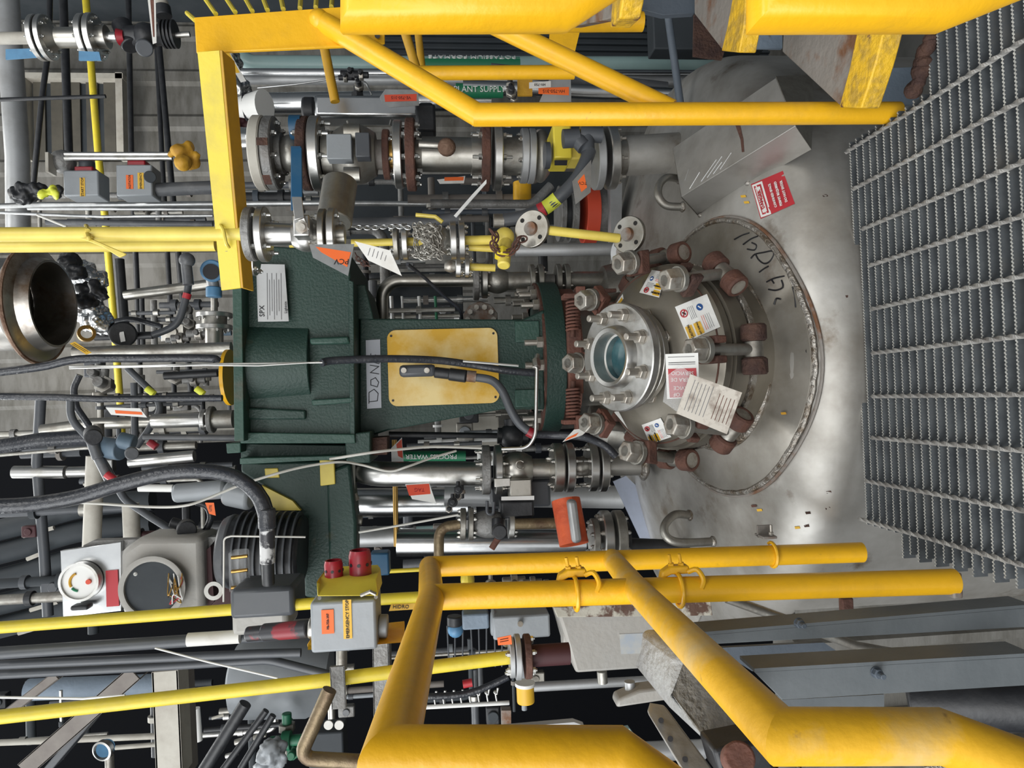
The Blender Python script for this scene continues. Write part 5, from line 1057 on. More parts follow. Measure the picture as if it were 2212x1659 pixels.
lump('black torn insulation right of the open pipe', [(150, 565, 44), (165, 590, 36), (190, 632, 44), (210, 628, 40), (180, 650, 40), (200, 648, 36), (222, 640, 24)], 2.5, 'black', 'insulation', 'torn_insulation')
t = thing('round_junction_box', 'black round junction head with white sticker hanging below the thick black pipe', 'junction box', P(266, 720, 2.7))
part('cap', MB().cyl(P(266, 722, 2.78), P(266, 722, 2.66), PX(52, 2.7)/2, n=32), M['black'], t, .006); part('sticker', plate([(257, 718), (267, 716), (271, 737), (261, 739)], .001, 2.655), M['white'], t)
part('arm', MB().cyl(P(205, 728, 2.75), P(330, 724, 2.75), PX(16, 2.7)/2), M['black'], t)
pipe('dark hose curving from the junction head up to the grey elbow', [(330, 724), (380, 700), (400, 650), (408, 600), (404, 560)], 15, 'pvcgrey', 2.65, curve=True, name='hose', cat='hose')
solo('hose_fitting', 'grey hose elbow fitting at the top of the curving hose', 'fitting', MB().sphere(P(404, 562, 2.6), PX(32, 2.6)/2, 14).cyl(P(402, 570, 2.6), P(407, 615, 2.6), PX(22, 2.6)/2), M['conduit'])
solo('red_band', 'small red band round the curving hose', 'band', MB().cyl(P(405, 634, 2.64), P(402, 645, 2.64), PX(17, 2.64)/2), M['labelred'])
pipe('black hose loop from the junction head back up to the left', [(228, 720), (236, 700), (260, 692), (290, 690), (350, 706)], 11, 'blackhose', 2.85, curve=True, name='hose', cat='hose')
solo('brass_ring', 'brass coloured ring nut beside the open pipe', 'ring', MB().lathe(P(186, 722, 2.5), V((.1, -.8, -.5)), [(0, .018), (0, .028), (.02, .028), (.02, .018), (0, .018)], 24), M['brass'])
t = thing('transmitter', 'sky blue transmitter head with round window right of the hose elbow', 'transmitter', P(460, 600, 2.7))
part('head', MB().cyl(P(458, 585, 2.78), P(458, 585, 2.66), PX(46, 2.7)/2, n=28), M['skyblue'], t, .005); part('window', MB().cyl(P(456, 587, 2.66), P(456, 587, 2.655), PX(32, 2.7)/2), M['ink'], t)
part('neck', MB().cyl(P(458, 605, 2.72), P(462, 622, 2.72), PX(24, 2.7)/2), M['aludull'], t); part('base', MB().cyl(P(462, 620, 2.72), P(462, 642, 2.72), PX(32, 2.7)/2), M['skyblue'], t, .004)
t = stack('flow_meter', 'stainless flanged meter body stacked left of the gearbox top plate', 'meter', (463, 640), (463, 745), 2.9, [('p', 640, 678, 14, 'stainless'), ('f', 676, 686, 72, 'steel', {'nb': 6, 'nuts': (1,)}), ('p', 686, 702, 50, 'steeldull'), ('f', 702, 712, 72, 'steel', {'nb': 6}), ('p', 712, 748, 36, 'stainless')])
lump('dim clustered fittings between the meter and the junction head', [(400, 670, 30), (410, 700, 26), (390, 730, 26), (430, 720, 30), (378, 735, 20)], 3.1, 'cast', 'fitting', 'fitting_cluster')
card('print_strip', 'yellow printed strip beside the open pipe', 'label', [(150, 742), (162, 738), (198, 762), (186, 766)], 2.5, 'labelyellow', lines=hlines(156, 744, 188, 762, 2, 'ink', 3, -2))
# left middle clutter
t = thing('transmitter', 'blue-grey transmitter with black round caps above the looping hose', 'transmitter', P(230, 960, 2.6))
part('body', MB().cyl(P(215, 965, 2.65), P(262, 972, 2.62), PX(44, 2.6)/2).cyl(P(258, 950, 2.62), P(290, 958, 2.62), PX(34, 2.6)/2), M['bluegrey'], t, .004)
part('cap', MB().cyl(P(200, 935, 2.55), P(202, 945, 2.48), PX(34, 2.5)/2), M['black'], t, .004); part('cap', MB().cyl(P(284, 978, 2.52), P(285, 980, 2.46), PX(26, 2.5)/2), M['conduit'], t, .003); part('stem', MB().cyl(P(198, 950, 2.6), P(212, 990, 2.6), PX(22, 2.6)/2), M['conduit'], t, .003)
pipe('dark pipe from the cap down past the transmitter', [(206, 975), (236, 1035)], 20, 'conduit', 2.62, name='conduit', cat='conduit')
solo('tee_fitting', 'black conduit tee with round cap just above the gauge cabinet corner', 'fitting', MB().cyl(P(402, 1140, 2.5), P(404, 1146, 2.42), PX(38, 2.45)/2).cyl(P(370, 1128, 2.5), P(408, 1140, 2.5), PX(22, 2.5)/2).cyl(P(402, 1145, 2.46), P(398, 1210, 2.46), PX(20, 2.46)/2), M['black'], bev=.003)
pipe('black whip hose looping right of the black conduit tee', [(425, 1085), (448, 1095), (455, 1120), (440, 1152), (425, 1160)], 14, 'blackhose', 2.5, curve=True, name='hose', cat='hose')
itag([(228, 880), (302, 882), (318, 902), (240, 896)], 2.4, 'white tag with orange stripe dangling left of the gearbox', [(248, 886), (306, 890), (308, 896), (250, 893)], None, 'white')
itag([(443, 1086), (462, 1086), (466, 1114), (452, 1110)], 2.35, 'small orange letter tag beside the grey actuator', None, [((455, 1098), 'LITE', 7, 'r', 'ink')], 'orange')
t = thing('grey_actuator', 'smooth light grey actuator drum partly behind the big looping hose', 'actuator', P(440, 1060, 2.3)); part('drum', MB().cyl(P(375, 1066, 2.35), P(490, 1056, 2.35), PX(40, 2.3)/2), M['greybox'], t, .012); part('drum_end', MB().cyl(P(490, 1064, 2.35), P(545, 1076, 2.33), PX(54, 2.3)/2), M['greybox'], t, .01); part('white_sleeve', MB().cyl(P(300, 1054, 2.35), P(374, 1055, 2.35), PX(16, 2.3)/2), M['white'], t)
stack('pipe_coupling', 'stainless grooved coupling left of the gearbox, above the looping hose', 'coupling', (330, 910), (505, 905), 2.7, [('p', 330, 436, 30, 'steel'), ('f', 436, 446, 44, 'steel', {'nb': 4}), ('f', 452, 462, 56, 'cast', {'nb': 0}), ('p', 462, 505, 38, 'steeldull')])
lump('dark valve hardware cluster beneath the black sleeved cable', [(210, 810, 30), (225, 830, 40), (215, 852, 28), (300, 815, 24), (380, 815, 34), (420, 820, 30), (445, 818, 22)], 3.0, 'cast', 'fitting', 'fitting_cluster')
for i, (x, y, w_, mt, lb) in enumerate(((325, 845, 14, 'hivis', 'yellow tape band on the slanting conduit below the sleeved cable'), (432, 845, 14, 'hivis', 'yellow tape band on the connector beside the gearbox edge'), (330, 960, 16, 'buttonred', 'red hose coupling between the transmitter caps and the pale pipe'), (238, 1030, 16, 'labelred', 'red tape band on the conduit crossing the looping hose'))):
    solo('tape_band', lb, 'tape', MB().cyl(P(x-8, y-6, 2.6), P(x+8, y+6, 2.6), PX(w_, 2.6)/2), M[mt])
pipe('dark slanting conduit with yellow tape below the sleeved cable', [(275, 795), (330, 848), (350, 880), (320, 930), (295, 965)], 14, 'pvcgrey', 2.8, bend=.08, name='conduit', cat='conduit')
pipe('short black connector cable into the gearbox guard', [(355, 812), (470, 806)], 16, 'black', 2.7, name='cable', cat='cable')
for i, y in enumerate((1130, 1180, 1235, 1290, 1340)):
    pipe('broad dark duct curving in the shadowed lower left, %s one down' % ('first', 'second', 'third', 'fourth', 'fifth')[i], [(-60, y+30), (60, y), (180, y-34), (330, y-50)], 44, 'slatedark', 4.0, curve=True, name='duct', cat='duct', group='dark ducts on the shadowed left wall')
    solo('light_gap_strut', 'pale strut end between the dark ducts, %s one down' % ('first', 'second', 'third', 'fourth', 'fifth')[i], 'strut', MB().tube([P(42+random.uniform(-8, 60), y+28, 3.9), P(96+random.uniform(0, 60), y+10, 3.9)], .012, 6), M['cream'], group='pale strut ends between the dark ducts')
# big loop hose
t = thing('motor_hose', 'thick black hose looping from the left edge over to the motor terminal box', 'hose', P(578, 1250, 1.85))
part('hose', MB().tube(smoothpts([P(*p) for p in [(-30, 1094, 1.85), (60, 1090, 1.85), (160, 1075, 1.85), (260, 1046, 1.85), (360, 1022, 1.85), (440, 1018, 1.85), (505, 1030, 1.85), (550, 1062, 1.85), (570, 1100, 1.85), (577, 1145, 1.85)]], 8), PX(31, 1.85)/2, 20), M['blackhose'], t)
part('end_sleeve', MB().cyl(P(577, 1140, 1.85), P(578, 1215, 1.86), PX(31, 1.85)/2), mat('peeled', (.03, .03, .035), .4, 0, (.5, .5, .5), 22, (.5, .56), .1), t); part('cuff', MB().cyl(P(576, 1098, 1.85), P(577, 1142, 1.85), PX(36, 1.85)/2), M['blackhose'], t, .004)
part('gland', MB().cyl(P(578, 1212, 1.86), P(580, 1262, 1.88), PX(26, 1.85)/2), M['black'], t, .003)
# motor
t = thing('electric_motor', 'black finned electric motor hanging left of the green bracket', 'motor', P(660, 1200, 2.25))
part('housing', MB().cyl(P(490, 1190, 2.36), P(656, 1190, 2.36), PX(150, 2.3)/2, n=40), M['black'], t, .01)
for k in range(9):
    x = 522+k*15; part('cooling_fin', MB().cyl(P(x, 1190, 2.36), P(x+4, 1190, 2.36), PX(168, 2.3)/2, n=40), M['pvcgrey'], t)
part('end_bell', MB().cyl(P(482, 1190, 2.36), P(508, 1190, 2.36), PX(140, 2.3)/2, PX(160, 2.3)/2, n=40), M['conduit'], t, .01)
part('terminal_box', MB().box(P(582, 1285, 2.0), PX(60, 2), .16, PX(125, 2)), M['pvcgrey'], t, .012); part('terminal_box', MB().box(P(575, 1325, 2.0), PX(56, 2), .14, PX(110, 2)), M['boxlight'], t, .014)
pipe('thin pale wire arch over the motor fins', [(483, 1300), (484, 1162), (500, 1158), (660, 1160)], 4, 'cable', 1.95, bend=.02, name='wire', cat='wire')
t = thing('clear_cover', 'small clear plastic cover with brass studs on the motor', 'cover', P(515, 1230, 2.0)); part('shell', MB().box(P(517, 1232, 2.02), PX(84, 2), .05, PX(34, 2)), M['plastic'], t, .006)
for y in (1205, 1235, 1270): part('stud', MB().cyl(P(500, y, 1.98), P(535, y-4, 1.98), .005), M['brass'], t)
# gauge cabinet
t = thing('gauge_panel', 'shiny metal panel with dial gauge, red label and black knob at the lower left', 'panel', P(220, 1330, 2.4))
part('panel', plate([(130, 1190), (262, 1170), (262, 1320), (136, 1334)], .02, 2.4), M['alu'], t, .002)
c = P(176, 1255, 2.385); part('gauge_rim', MB().lathe(c, (0, -1, 0), [(-.01, 0), (-.01, PX(39, 2.4)), (.02, PX(39, 2.4)), (.02, PX(34, 2.4)), (.01, PX(34, 2.4))], 36), M['steel'], t)
g = part('gauge_face', MB().cyl(c, c+V((0, -.012, 0)), PX(34, 2.4)), M['white'], t)
arc = lambda a0, a1, rr: [c+V((math.cos(math.radians(a))*PX(rr, 2.4), -.014, math.sin(math.radians(a))*PX(rr, 2.4))) for a in range(a0, a1+1, 10)]
part('scale_arc', MB().tube(arc(20, 120, 18), .004, 6), M['amber'], g, label='amber scale arc'); part('scale_arc', MB().tube(arc(130, 170, 18), .004, 6), M['labelgreen'], g, label='green scale arc')
part('hub', MB().cyl(c+V((.0, -.012, -.03)), c+V((0, -.02, -.03)), .008), M['redorange'], g)
part('red_label', plate([(228, 1233), (254, 1231), (257, 1309), (230, 1311)], .003, 2.395), M['labelred'], t); part('knob', MB().box(P(177, 1310, 2.37), PX(10, 2.4), .04, PX(34, 2.4)), M['black'], t, .006)
t = thing('open_housing', 'grey cast housing with a round open hole and loose wires at the lower left', 'housing', P(345, 1330, 2.35))
part('body', plate([(258, 1190), (300, 1162), (436, 1160), (440, 1325), (262, 1332)], .18, 2.36), M['boxlight'], t, .02)
c = P(334, 1268, 2.35); part('opening_rim', MB().lathe(c, (0, -1, 0), [(-.01, PX(60, 2.35)), (.022, PX(66, 2.35)), (.024, PX(60, 2.35)), (.022, PX(55, 2.35)), (-.02, PX(54, 2.35))], 44), M['boxlight'], t); part('opening', MB().cyl(c, c+V((0, -.012, 0)), PX(57, 2.35)), M['slatedark'], t)
rr = random.Random(5)
for i, m_ in enumerate(('white', 'brass', 'labelred', 'brass', 'white', 'brass')): part('loose_wire', MB().tube(smoothpts([c+V((rr.uniform(-.05, .05), -.02-i*.003, -.07+rr.uniform(-.03, .02))) for _ in range(5)], 5), .002, 6), M[m_], t)
part('paper_disc', MB().lathe(P(296, 1238, 2.35), (0, -1, 0), [(0.01, 0), (.016, .004), (.01, .008)], 12), M['white'], t)
part('side_plate', plate([(430, 1200), (455, 1180), (462, 1300), (436, 1325)], .05, 2.4), M['maroon'], t)
solo('washer', 'flat oval pale gasket ring hanging beside the open housing', 'gasket', MB().lathe(P(462, 1276, 2.2), (0, -1, 0), [(0, .016), (0, .028), (.004, .028), (.004, .016), (0, .016)], 24), M['paper'])
solo('brown_backing_panel', 'dark maroon panel between the open housing and the motor', 'panel', plate([(440, 1170), (500, 1175), (500, 1320), (440, 1320)], .03, 2.55), M['maroon'])
solo('grained_bracket', 'speckled grey bracket bar above the open housing', 'bracket', plate([(180, 1178), (200, 1168), (470, 1160), (450, 1185), (180, 1192)], .04, 2.42), M['cast'])
# emergency stop
t = thing('emergency_stop_box', 'grey and yellow emergency stop box with two red guarded buttons', 'control box', P(750, 1385, 1.5))
part('enclosure', xzbox(680, 1287, 820, 1384, 1.56, .11), M['greybox'], t, .006); part('yellow_lid', MB().prism([P(686, 1288, 1.50), P(684, 1256, 1.52), P(690, 1248, 1.56), P(806, 1243, 1.56), P(812, 1252, 1.52), P(816, 1287, 1.50)], V((0, .10, 0))), M['lemonbright'], t, .003)
def guard(x, y0, y1, w_, Y):
    a, b2 = P(x, y1, Y), P(x-2, y0, Y); r = PX(w_, Y)/2; d = b2-a; L = d.length
    g = part('button_guard', MB().lathe(a, d, [(0, r), (L*.8, r*1.02), (L, r*.9), (L, r*.72), (L*.9, r*.72), (L*.1, r*.72), (0, r*.8)], 28), M['buttonred'], t, label='red guard ring')
    for k in range(8):
        aa = k*math.pi/4; q = a+d*.5+V((0, -math.cos(aa), math.sin(aa)))*r*1.02; part('guard_hole', MB().cyl(q, q+V((0, -math.cos(aa), math.sin(aa)))*.001, r*.16), M['ink'], g)
    part('button', MB().cyl(a, a+d*.7, r*.5), M['buttonred'], t)
guard(779, 1188, 1246, 46, 1.58); guard(722, 1210, 1252, 38, 1.57)
sticker(t, 694, 1318, 722, 1368, 1.504, 'orange', 'PB-750-307', 7, 'r'); sticker(t, 740, 1296, 761, 1379, 1.504, 'labelyellow', 'EMERGENCY STOP', 9.6, 'r')
for x, y in ((690, 1292), (812, 1290)): part('screw', MB().cyl(P(x, y, 1.505), P(x, y, 1.50), .004), M['bolt'], t)
part('side_gland', MB().cyl(P(818, 1352, 1.56), P(838, 1352, 1.56), PX(48, 1.56)/2), M['greybox'], t, .003); part('side_gland', MB().cyl(P(668, 1356, 1.56), P(682, 1356, 1.56), PX(44, 1.56)/2), M['stainless'], t, .003)
part('hinge_chain', MB().tube([P(780, 1286, 1.5), P(800, 1278, 1.49), P(812, 1284, 1.49)], .004, 6), M['steeldull'], t)
solo('mounting_plate', 'orange yellow mounting plate under the emergency stop box', 'bracket', MB().prism([P(663, 1392, 1.54), P(666, 1402, 1.54), P(700, 1402, 1.52), P(872, 1388, 1.52), P(872, 1356, 1.60), P(836, 1360, 1.60), P(820, 1384, 1.56)], V((0, .05, 0))), M['yellow'], bev=.002)
solo('conduit_union', 'black conduit union with red paint entering the emergency stop box', 'fitting', MB().cyl(P(570, 1366, 1.62), P(668, 1358, 1.58), PX(36, 1.6)/2).cyl(P(534, 1370, 1.63), P(575, 1366, 1.62), PX(31, 1.6)/2), mat('blackred', (.03, .03, .035), .4, 0, (.22, .02, .03), 9, (.5, .55)), bev=.003)
solo('white_sleeve', 'white sleeve with faint print on the thick dark grey conduit', 'label', MB().cyl(P(406, 1382, 1.98), P(519, 1375, 1.98), PX(27, 2)/2), M['paper'])
# beams behind lower left
def beam(lb, x0, y0, x1, y1, w_, Y, mt='cream', dep=.08, cat='beam', Y2=None):
    a, b2 = P(x0, y0, Y), P(x1, y1, Y2 or Y); d = (b2-a).normalized(); s = d.cross(V((0, 1, 0))).normalized()*PX(w_, Y)/2
    t = thing('steel_beam', lb, cat, b2); part('face', MB().prism([a+s, b2+s, b2-s, a-s], V((0, .008, 0))), M[mt], t, .001)
    for k in (1, -1): part('flange', MB().prism([a+s*k, b2+s*k, b2+s*k*.86, a+s*k*.86], V((0, dep, 0))), M[mt], t)
    return t
mat('beamtaupe', (.20, .18, .16), .6, 0, (.13, .11, .10), 6, (.4, .7), .1)
beam('weathered taupe steel column standing at the lower left', 356, 1450, 366, 1680, 52, 2.2, 'cream')
beam('taupe channel next to the weathered column', 386, 1440, 396, 1680, 22, 2.25, 'beamtaupe')
beam('diagonal taupe brace, the broad one crossing the lower left', 290, 1455, 50, 1665, 34, 2.5, 'beamtaupe'); beam('diagonal brace edge below the broad taupe one', 210, 1535, 100, 1665, 14, 2.55, 'pvcgrey')
beam('diagonal pale brace at the far left below the lemon pipe', 120, 1460, -10, 1560, 18, 2.6, 'beamtaupe'); beam('speckled grey post between the lemon pipe and yellow rail', 822, 1390, 826, 1620, 34, 1.85, 'cast')
beam('short galvanised bracket strap over the lower lemon pipe', 728, 1440, 732, 1532, 30, 1.58, 'cast', .01)
# round sight gauge, boards
t = thing('round_gauge', 'small round silver sight gauge at the bottom left', 'gauge', P(226, 1640, 2.5)); part('bezel', MB().lathe(P(228, 1616, 2.5), (-.1, -.95, .2), [(0, 0), (0, .032), (.02, .034), (.022, .028), (.012, .028)], 28), M['steel'], t); part('face', MB().cyl(P(228, 1616, 2.5), P(228, 1616, 2.485), .028), M['skyblue'], t); part('stem', MB().cyl(P(236, 1632, 2.5), P(238, 1680, 2.5), .014), M['steeldull'], t)
t = thing('big_drum', 'large pale grey rounded drum behind the lower lemon pipe', 'tank', P(700, 1480, 2.8)); part('shell', MB().lathe(P(500, 1465, 2.85), P(710, 1462, 2.85)-P(500, 1465, 2.85), [(0, 0), (0, .08), (.02, .13), (.06, .15), (.30, .15), (.38, .11), (.40, 0)], 40), M['greybox'], t)
t = ebox('dark control panel with two round white dials behind the brown elbow pipe', 672, 1570, 748, 1640, 2.3, .1, 'slatedark')
for x in (710, 733): part('dial', MB().lathe(P(x, 1565, 2.22), (0, -1, 0), [(0, 0), (0, .014), (.006, .014), (.006, 0)], 24), M['paper'], t)
lump('green and white machine part behind the brown elbow pipe', [(620, 1570, 36), (618, 1600, 40), (635, 1625, 30)], 2.6, 'greenboard', 'pump', 'pump_part'); lump('pale rounded pump casing at the bottom edge', [(590, 1625, 60), (575, 1650, 50)], 2.3, 'greybox', 'pump', 'pump_casing')
for i, (x0, y0, x1, y1, w_) in enumerate(((530, 1520, 440, 1665, 26), (575, 1535, 480, 1665, 14), (590, 1545, 520, 1660, 14))): pipe('black slanting strut in the lower left shadows, %s from the left' % ('first', 'second', 'third')[i], [(x0, y0), (x1, y1)], w_, 'black', 2.6, name='strut', cat='strut')
for i, (x, y, w_, mt) in enumerate(((425, 1560, 18, 'white'), (470, 1548, 6, 'cream'), (520, 1600, 12, 'stainless'), (560, 1590, 10, 'cream'), (500, 1630, 10, 'steel'))): pipe('bright pipe end glinting in the lower left shadows, %s from the left' % ('first', 'third', 'fourth', 'fifth', 'second')[i], [(x-12, y+4), (x+14, y-4)] if i else [(422, 1530), (428, 1600)], w_, mt, 2.7, name='pipe_end', cat='pipe')
# ---------------------------------------------------------------- bottom centre
t = thing('junction_enclosure', 'large light grey junction enclosure with faded label below the left guardrail', 'junction box', P(1500, 1420, 1.9))
part('enclosure', MB().prism([P(1203, 1318, 1.85), P(1214, 1352, 1.85), P(1222, 1378, 1.85), P(1244, 1455, 1.85), P(1470, 1440, 1.85), P(1520, 1330, 1.85), P(1510, 1306, 1.85)], V((0, .2, 0))), M['boxlight'], t, .008)
part('rusty_lip', MB().prism([P(1196, 1312, 1.83), P(1204, 1334, 1.83), P(1540, 1330, 1.83), P(1535, 1296, 1.83)], V((0, .22, 0))), mat('flakycream', (.42, .40, .34), .6, 0, (.09, .045, .03), 16, (.46, .54), .3), t, .002, label='flaking rusty edge')
part('faded_label', plate([(1338, 1370), (1425, 1366), (1428, 1410), (1342, 1413)], .002, 1.849), mat('fadedlabel', (.33, .37, .42), .5, 0, (.42, .42, .40), 20, (.4, .6)), t); part('gland', MB().cyl(P(1300, 1450, 1.9), P(1302, 1475, 1.9), PX(22, 1.9)/2), M['steeldull'], t); part('side_boss', MB().cyl(P(1214, 1374, 1.9), P(1226, 1374, 1.9), PX(44, 1.9)/2), M['boxlight'], t, .004)
stack('pipe_flange', 'grey and rusty flange pair where the lower lemon pipe ends', 'flange', (1098, 1420), (1160, 1416), 1.62, [('f', 1100, 1110, 84, 'aludull', {'nb': 6, 'nuts': (-1,)}), ('f', 1112, 1124, 94, 'aludull', {'nb': 0}), ('f', 1132, 1146, 92, 'rust', {'nb': 6}), ('p', 1146, 1230, 46, 'maroon')])
itag([(1074, 1378), (1104, 1372), (1106, 1392), (1076, 1394)], 1.58, 'orange printed tag wired beside the lemon pipe flanges', None, None, 'orange', lines=hlines(1080, 1382, 1100, 1378, 2, 'ink', 0, 5))
t = ebox('grey hinged box with rounded end above the lemon pipe flanges', 1062, 1322, 1184, 1364, 2.0, .1); part('latch', MB().cyl(P(1124, 1348, 2.0), P(1124, 1348, 1.97), .008), M['bolt'], t); part('end_cap', MB().cyl(P(1060, 1345, 2.05), P(1072, 1345, 2.05), PX(56, 2)/2), M['greybox'], t, .008)
ebox('pale blue box with a dark slot left of the hinged box', 998, 1322, 1056, 1352, 2.1, .06, 'slatelt'); 
t = thing('selector_switch', 'black and sky blue round knob behind the left guardrail', 'knob', P(985, 1345, 2.2)); part('cap', MB().cyl(P(982, 1330, 2.2), P(982, 1352, 2.2), PX(32, 2.2)/2), M['black'], t, .004); part('body', MB().sphere(P(984, 1360, 2.2), PX(34, 2.2)/2, 14), M['skyblue'], t)
t = thing('small_canister', 'little yellow and white canister hanging under the lemon pipe flanges', 'canister', P(1136, 1518, 1.9)); part('body', MB().cyl(P(1134, 1478, 1.9), P(1136, 1518, 1.9), PX(38, 1.9)/2), M['labelyellow'], t, .004); part('cap', MB().cyl(P(1134, 1474, 1.9), P(1134, 1481, 1.9), PX(43, 1.9)/2), M['white'], t)
t = thing('terminal_rail', 'row of small bright terminals on a rail left of the yellow canister', 'terminal rail', P(1010, 1510, 2.2)); part('rail', MB().cyl(P(912, 1528, 2.2), P(1100, 1518, 2.2), PX(9, 2.2)/2), M['white'], t)
for k in range(9): part('terminal', MB().sphere(P(918+k*19, 1503-k*1.0, 2.2), PX(9, 2.2)/2, 8).cyl(P(918+k*19, 1503-k, 2.2), P(921+k*19, 1522-k, 2.2), .003).cyl(P(924+k*19, 1494-k, 2.2), P(921+k*19, 1508-k, 2.2), .004), M['steel'], t)
for k in range(8): solo('wire_lead', 'thin dark wire rising behind the left guardrail, %s from the left' % ('first', 'second', 'third', 'fourth', 'fifth', 'sixth', 'seventh', 'eighth')[k], 'wire', MB().tube([P(966+k*17, 1352, 2.4), P(968+k*17+random.uniform(-3, 3), 1440, 2.4)], .003, 6), M['pvcgrey'], group='thin dark wires behind the left guardrail')
pipe('dark sagging cable with a red band over the terminal rail', [(920, 1505), (980, 1502), (1020, 1495), (1060, 1480), (1098, 1462)], 14, 'blackhose', 2.1, curve=True, name='cable', cat='cable')
solo('tape_band', 'red band on the dark sagging cable above the terminal rail', 'tape', MB().cyl(P(1000, 1478, 2.08), P(1020, 1474, 2.08), PX(17, 2.08)/2), M['labelred'])
solo('stub_post', 'short rusty post foot under the terminal rail', 'bracket', plate([(1083, 1535), (1104, 1535), (1104, 1575), (1084, 1576)], .03, 2.1), M['rustplate'])
solo('galvanised_angle', 'galvanised angle strip lying above the near left rail', 'strip', plate([(1056, 1576), (1240, 1560), (1262, 1568), (1262, 1580), (1060, 1584)], .02, 1.6), M['aludull'])
# grey steelwork, cast box at the bottom right
def gbeam(lb, pts, Y, mt='beamgrey', bolts=(), dep=.06):
    t = thing('grey_beam', lb, 'beam', P(*pts[0], Y)); q = [P(x, y, Y) for x, y in pts]; part('face', MB().prism(q, V((0, .008, 0))), M[mt], t, .001); part('leg', MB().prism([q[0], q[1], q[1]+V((0, dep, 0)), q[0]+V((0, dep, 0))], V((.006, 0, 0))), M[mt], t)
    for x, y in bolts: stud(M['slate'], t, P(x, y, Y-.001), (0, -1, 0), .009, 2.4)
    return t
gbeam('long grey steel angle beside the vessel, the upper of two', [(1522, 1372), (2230, 1312), (2230, 1354), (1530, 1392)], 1.30, bolts=((1725, 1345),))
gbeam('broad long grey steel angle, the lower of two', [(1630, 1452), (2230, 1418), (2230, 1480), (1690, 1512)], 1.15, 'beamgrey', bolts=((1892, 1452),))
solo('grey_plate', 'flat dark grey plate between the two long grey angles', 'plate', plate([(1545, 1400), (1780, 1388), (1852, 1436), (1625, 1450)], .01, 1.42), M['slate'])
solo('grey_plate', 'grey channel strip directly above the near middle rail bend', 'plate', plate([(1690, 1512), (1910, 1500), (1910, 1528), (1700, 1540)], .02, 1.2), M['beamgrey'])
pipe('dark diagonal tube from the guardrail foot down behind the grey angles', [(1570, 1292), (1730, 1350), (1850, 1396), (2040, 1430)], 22, 'steeldull', 1.62, name='tube', cat='tube')
b = MB(); A0 = PZ(1560, 1290, -.9)
struct('trim_2', corr(-1.5, -.45, -1.5, .02, 1.98, .11, .03), M['siding'])
solo('rusty_lug', 'small rusty pin bracket standing by the pale corrugated panel', 'bracket', MB().box(P(1828, 1312, 1.7), .05, .02, .03).cyl(P(1826, 1295, 1.7), P(1830, 1320, 1.7), .008), M['rust'], bev=.003)
t = thing('cast_box', 'grey cast aluminium box with flat flange at the bottom right', 'junction box', P(1600, 1600, 1.1))
part('body', MB().prism([P(1466, 1412, 1.12), P(1457, 1430, 1.12), P(1457, 1500, 1.12), P(1536, 1622, 1.02), P(1660, 1640, 1.0), P(1660, 1560, 1.1), P(1560, 1450, 1.14), P(1500, 1412, 1.14)], V((0, .14, .02))), M['castlight'], t, .022)
part('flange_plate', MB().prism([P(1402, 1545, 1.06), P(1408, 1525, 1.08), P(1440, 1530, 1.08), P(1560, 1690, .98), P(1495, 1700, .98)], V((0, .014, 0))), M['boxlight'], t, .003)
for x, y in ((1428, 1556), (1448, 1596), (1480, 1640)): part('bolt_hole', MB().cyl(P(x, y, 1.045-.0006*(y-1540)), P(x, y, 1.07-.0006*(y-1540)), .004), M['ink'], t)
solo('handwheel', 'dark red rimmed knob under the cast box at the bottom edge', 'knob', MB().cyl(P(1588, 1640, .92), P(1598, 1636, .88), .02), M['rustred'], bev=.003); solo('black_clamp', 'black clamp body under the near middle rail', 'clamp', plate([(1540, 1620), (1640, 1600), (1690, 1680), (1560, 1690)], .06, .95), M['black'], bev=.006)
t = thing('tapered_bracket', 'pale grey tapered cast arm poking out left of the cast box', 'bracket', P(1400, 1510, 1.6)); part('arm', MB().prism([P(1332, 1530, 1.55), P(1335, 1512, 1.55), P(1380, 1492, 1.55), P(1458, 1482, 1.55), P(1458, 1512, 1.55), P(1425, 1516, 1.55)], V((0, .05, 0))), M['boxlight'], t, .006); part('peg', MB().cyl(P(1360, 1472, 1.58), P(1362, 1505, 1.58), .012), M['aludull'], t)
solo('mint_plate', 'pale mint notched plate with clips in the dark gap at the bottom', 'plate', plate([(1310, 1600), (1320, 1580), (1360, 1574), (1372, 1590), (1365, 1603)], .02, 1.8), M['mint'])
# black ribbed post in lower right corner
solo('black_hose_fitting', 'wet black hose fitting in the dark lower right corner', 'fitting', MB().cyl(P(1960, 1510, 1.3), P(2230, 1520, 1.2), .05).cyl(P(2090, 1512, 1.26), P(2100, 1512, 1.26), .058), M['black'], bev=.004)
solo('ribbed_spring', 'rusty ribbed spring edge at the bottom beneath the near rail', 'spring', MB().tube([P(2000+i*2.4, 1652+3*math.sin(i*1.6), .8) for i in range(50)], .004, 6), M['rustplate'])
# orange wrap and left lower valves
t = thing('orange_wrap', 'orange safety cloth with grey reflective band wrapped on a left flange', 'cloth wrap', P(1240, 1130, 2.2))
q = smoothpts([P(1228, 1078, 2.28), P(1232, 1100, 2.24), P(1236, 1135, 2.22), P(1242, 1178, 2.22)], 4)
part('cloth', MB().tube([P(1222, 1080, 2.30), P(1240, 1176, 2.25)], PX(64, 2.25)/2, 18), mat('safetyorange', (.72, .12, .035), .6, 0, (.50, .07, .025), 12, (.4, .7), .6, 25), t)
part('reflective_band', MB().tube([P(1224, 1079, 2.30), P(1242, 1177, 2.25)], PX(64, 2.25)/2*1.0+.002, 18), M['aludull'], t) if 0 else part('reflective_band', MB().prism([P(1226, 1082, 2.19), P(1246, 1080, 2.19), P(1258, 1172, 2.17), P(1238, 1176, 2.17)], V((0, .04, 0))), M['aludull'], t, .01)
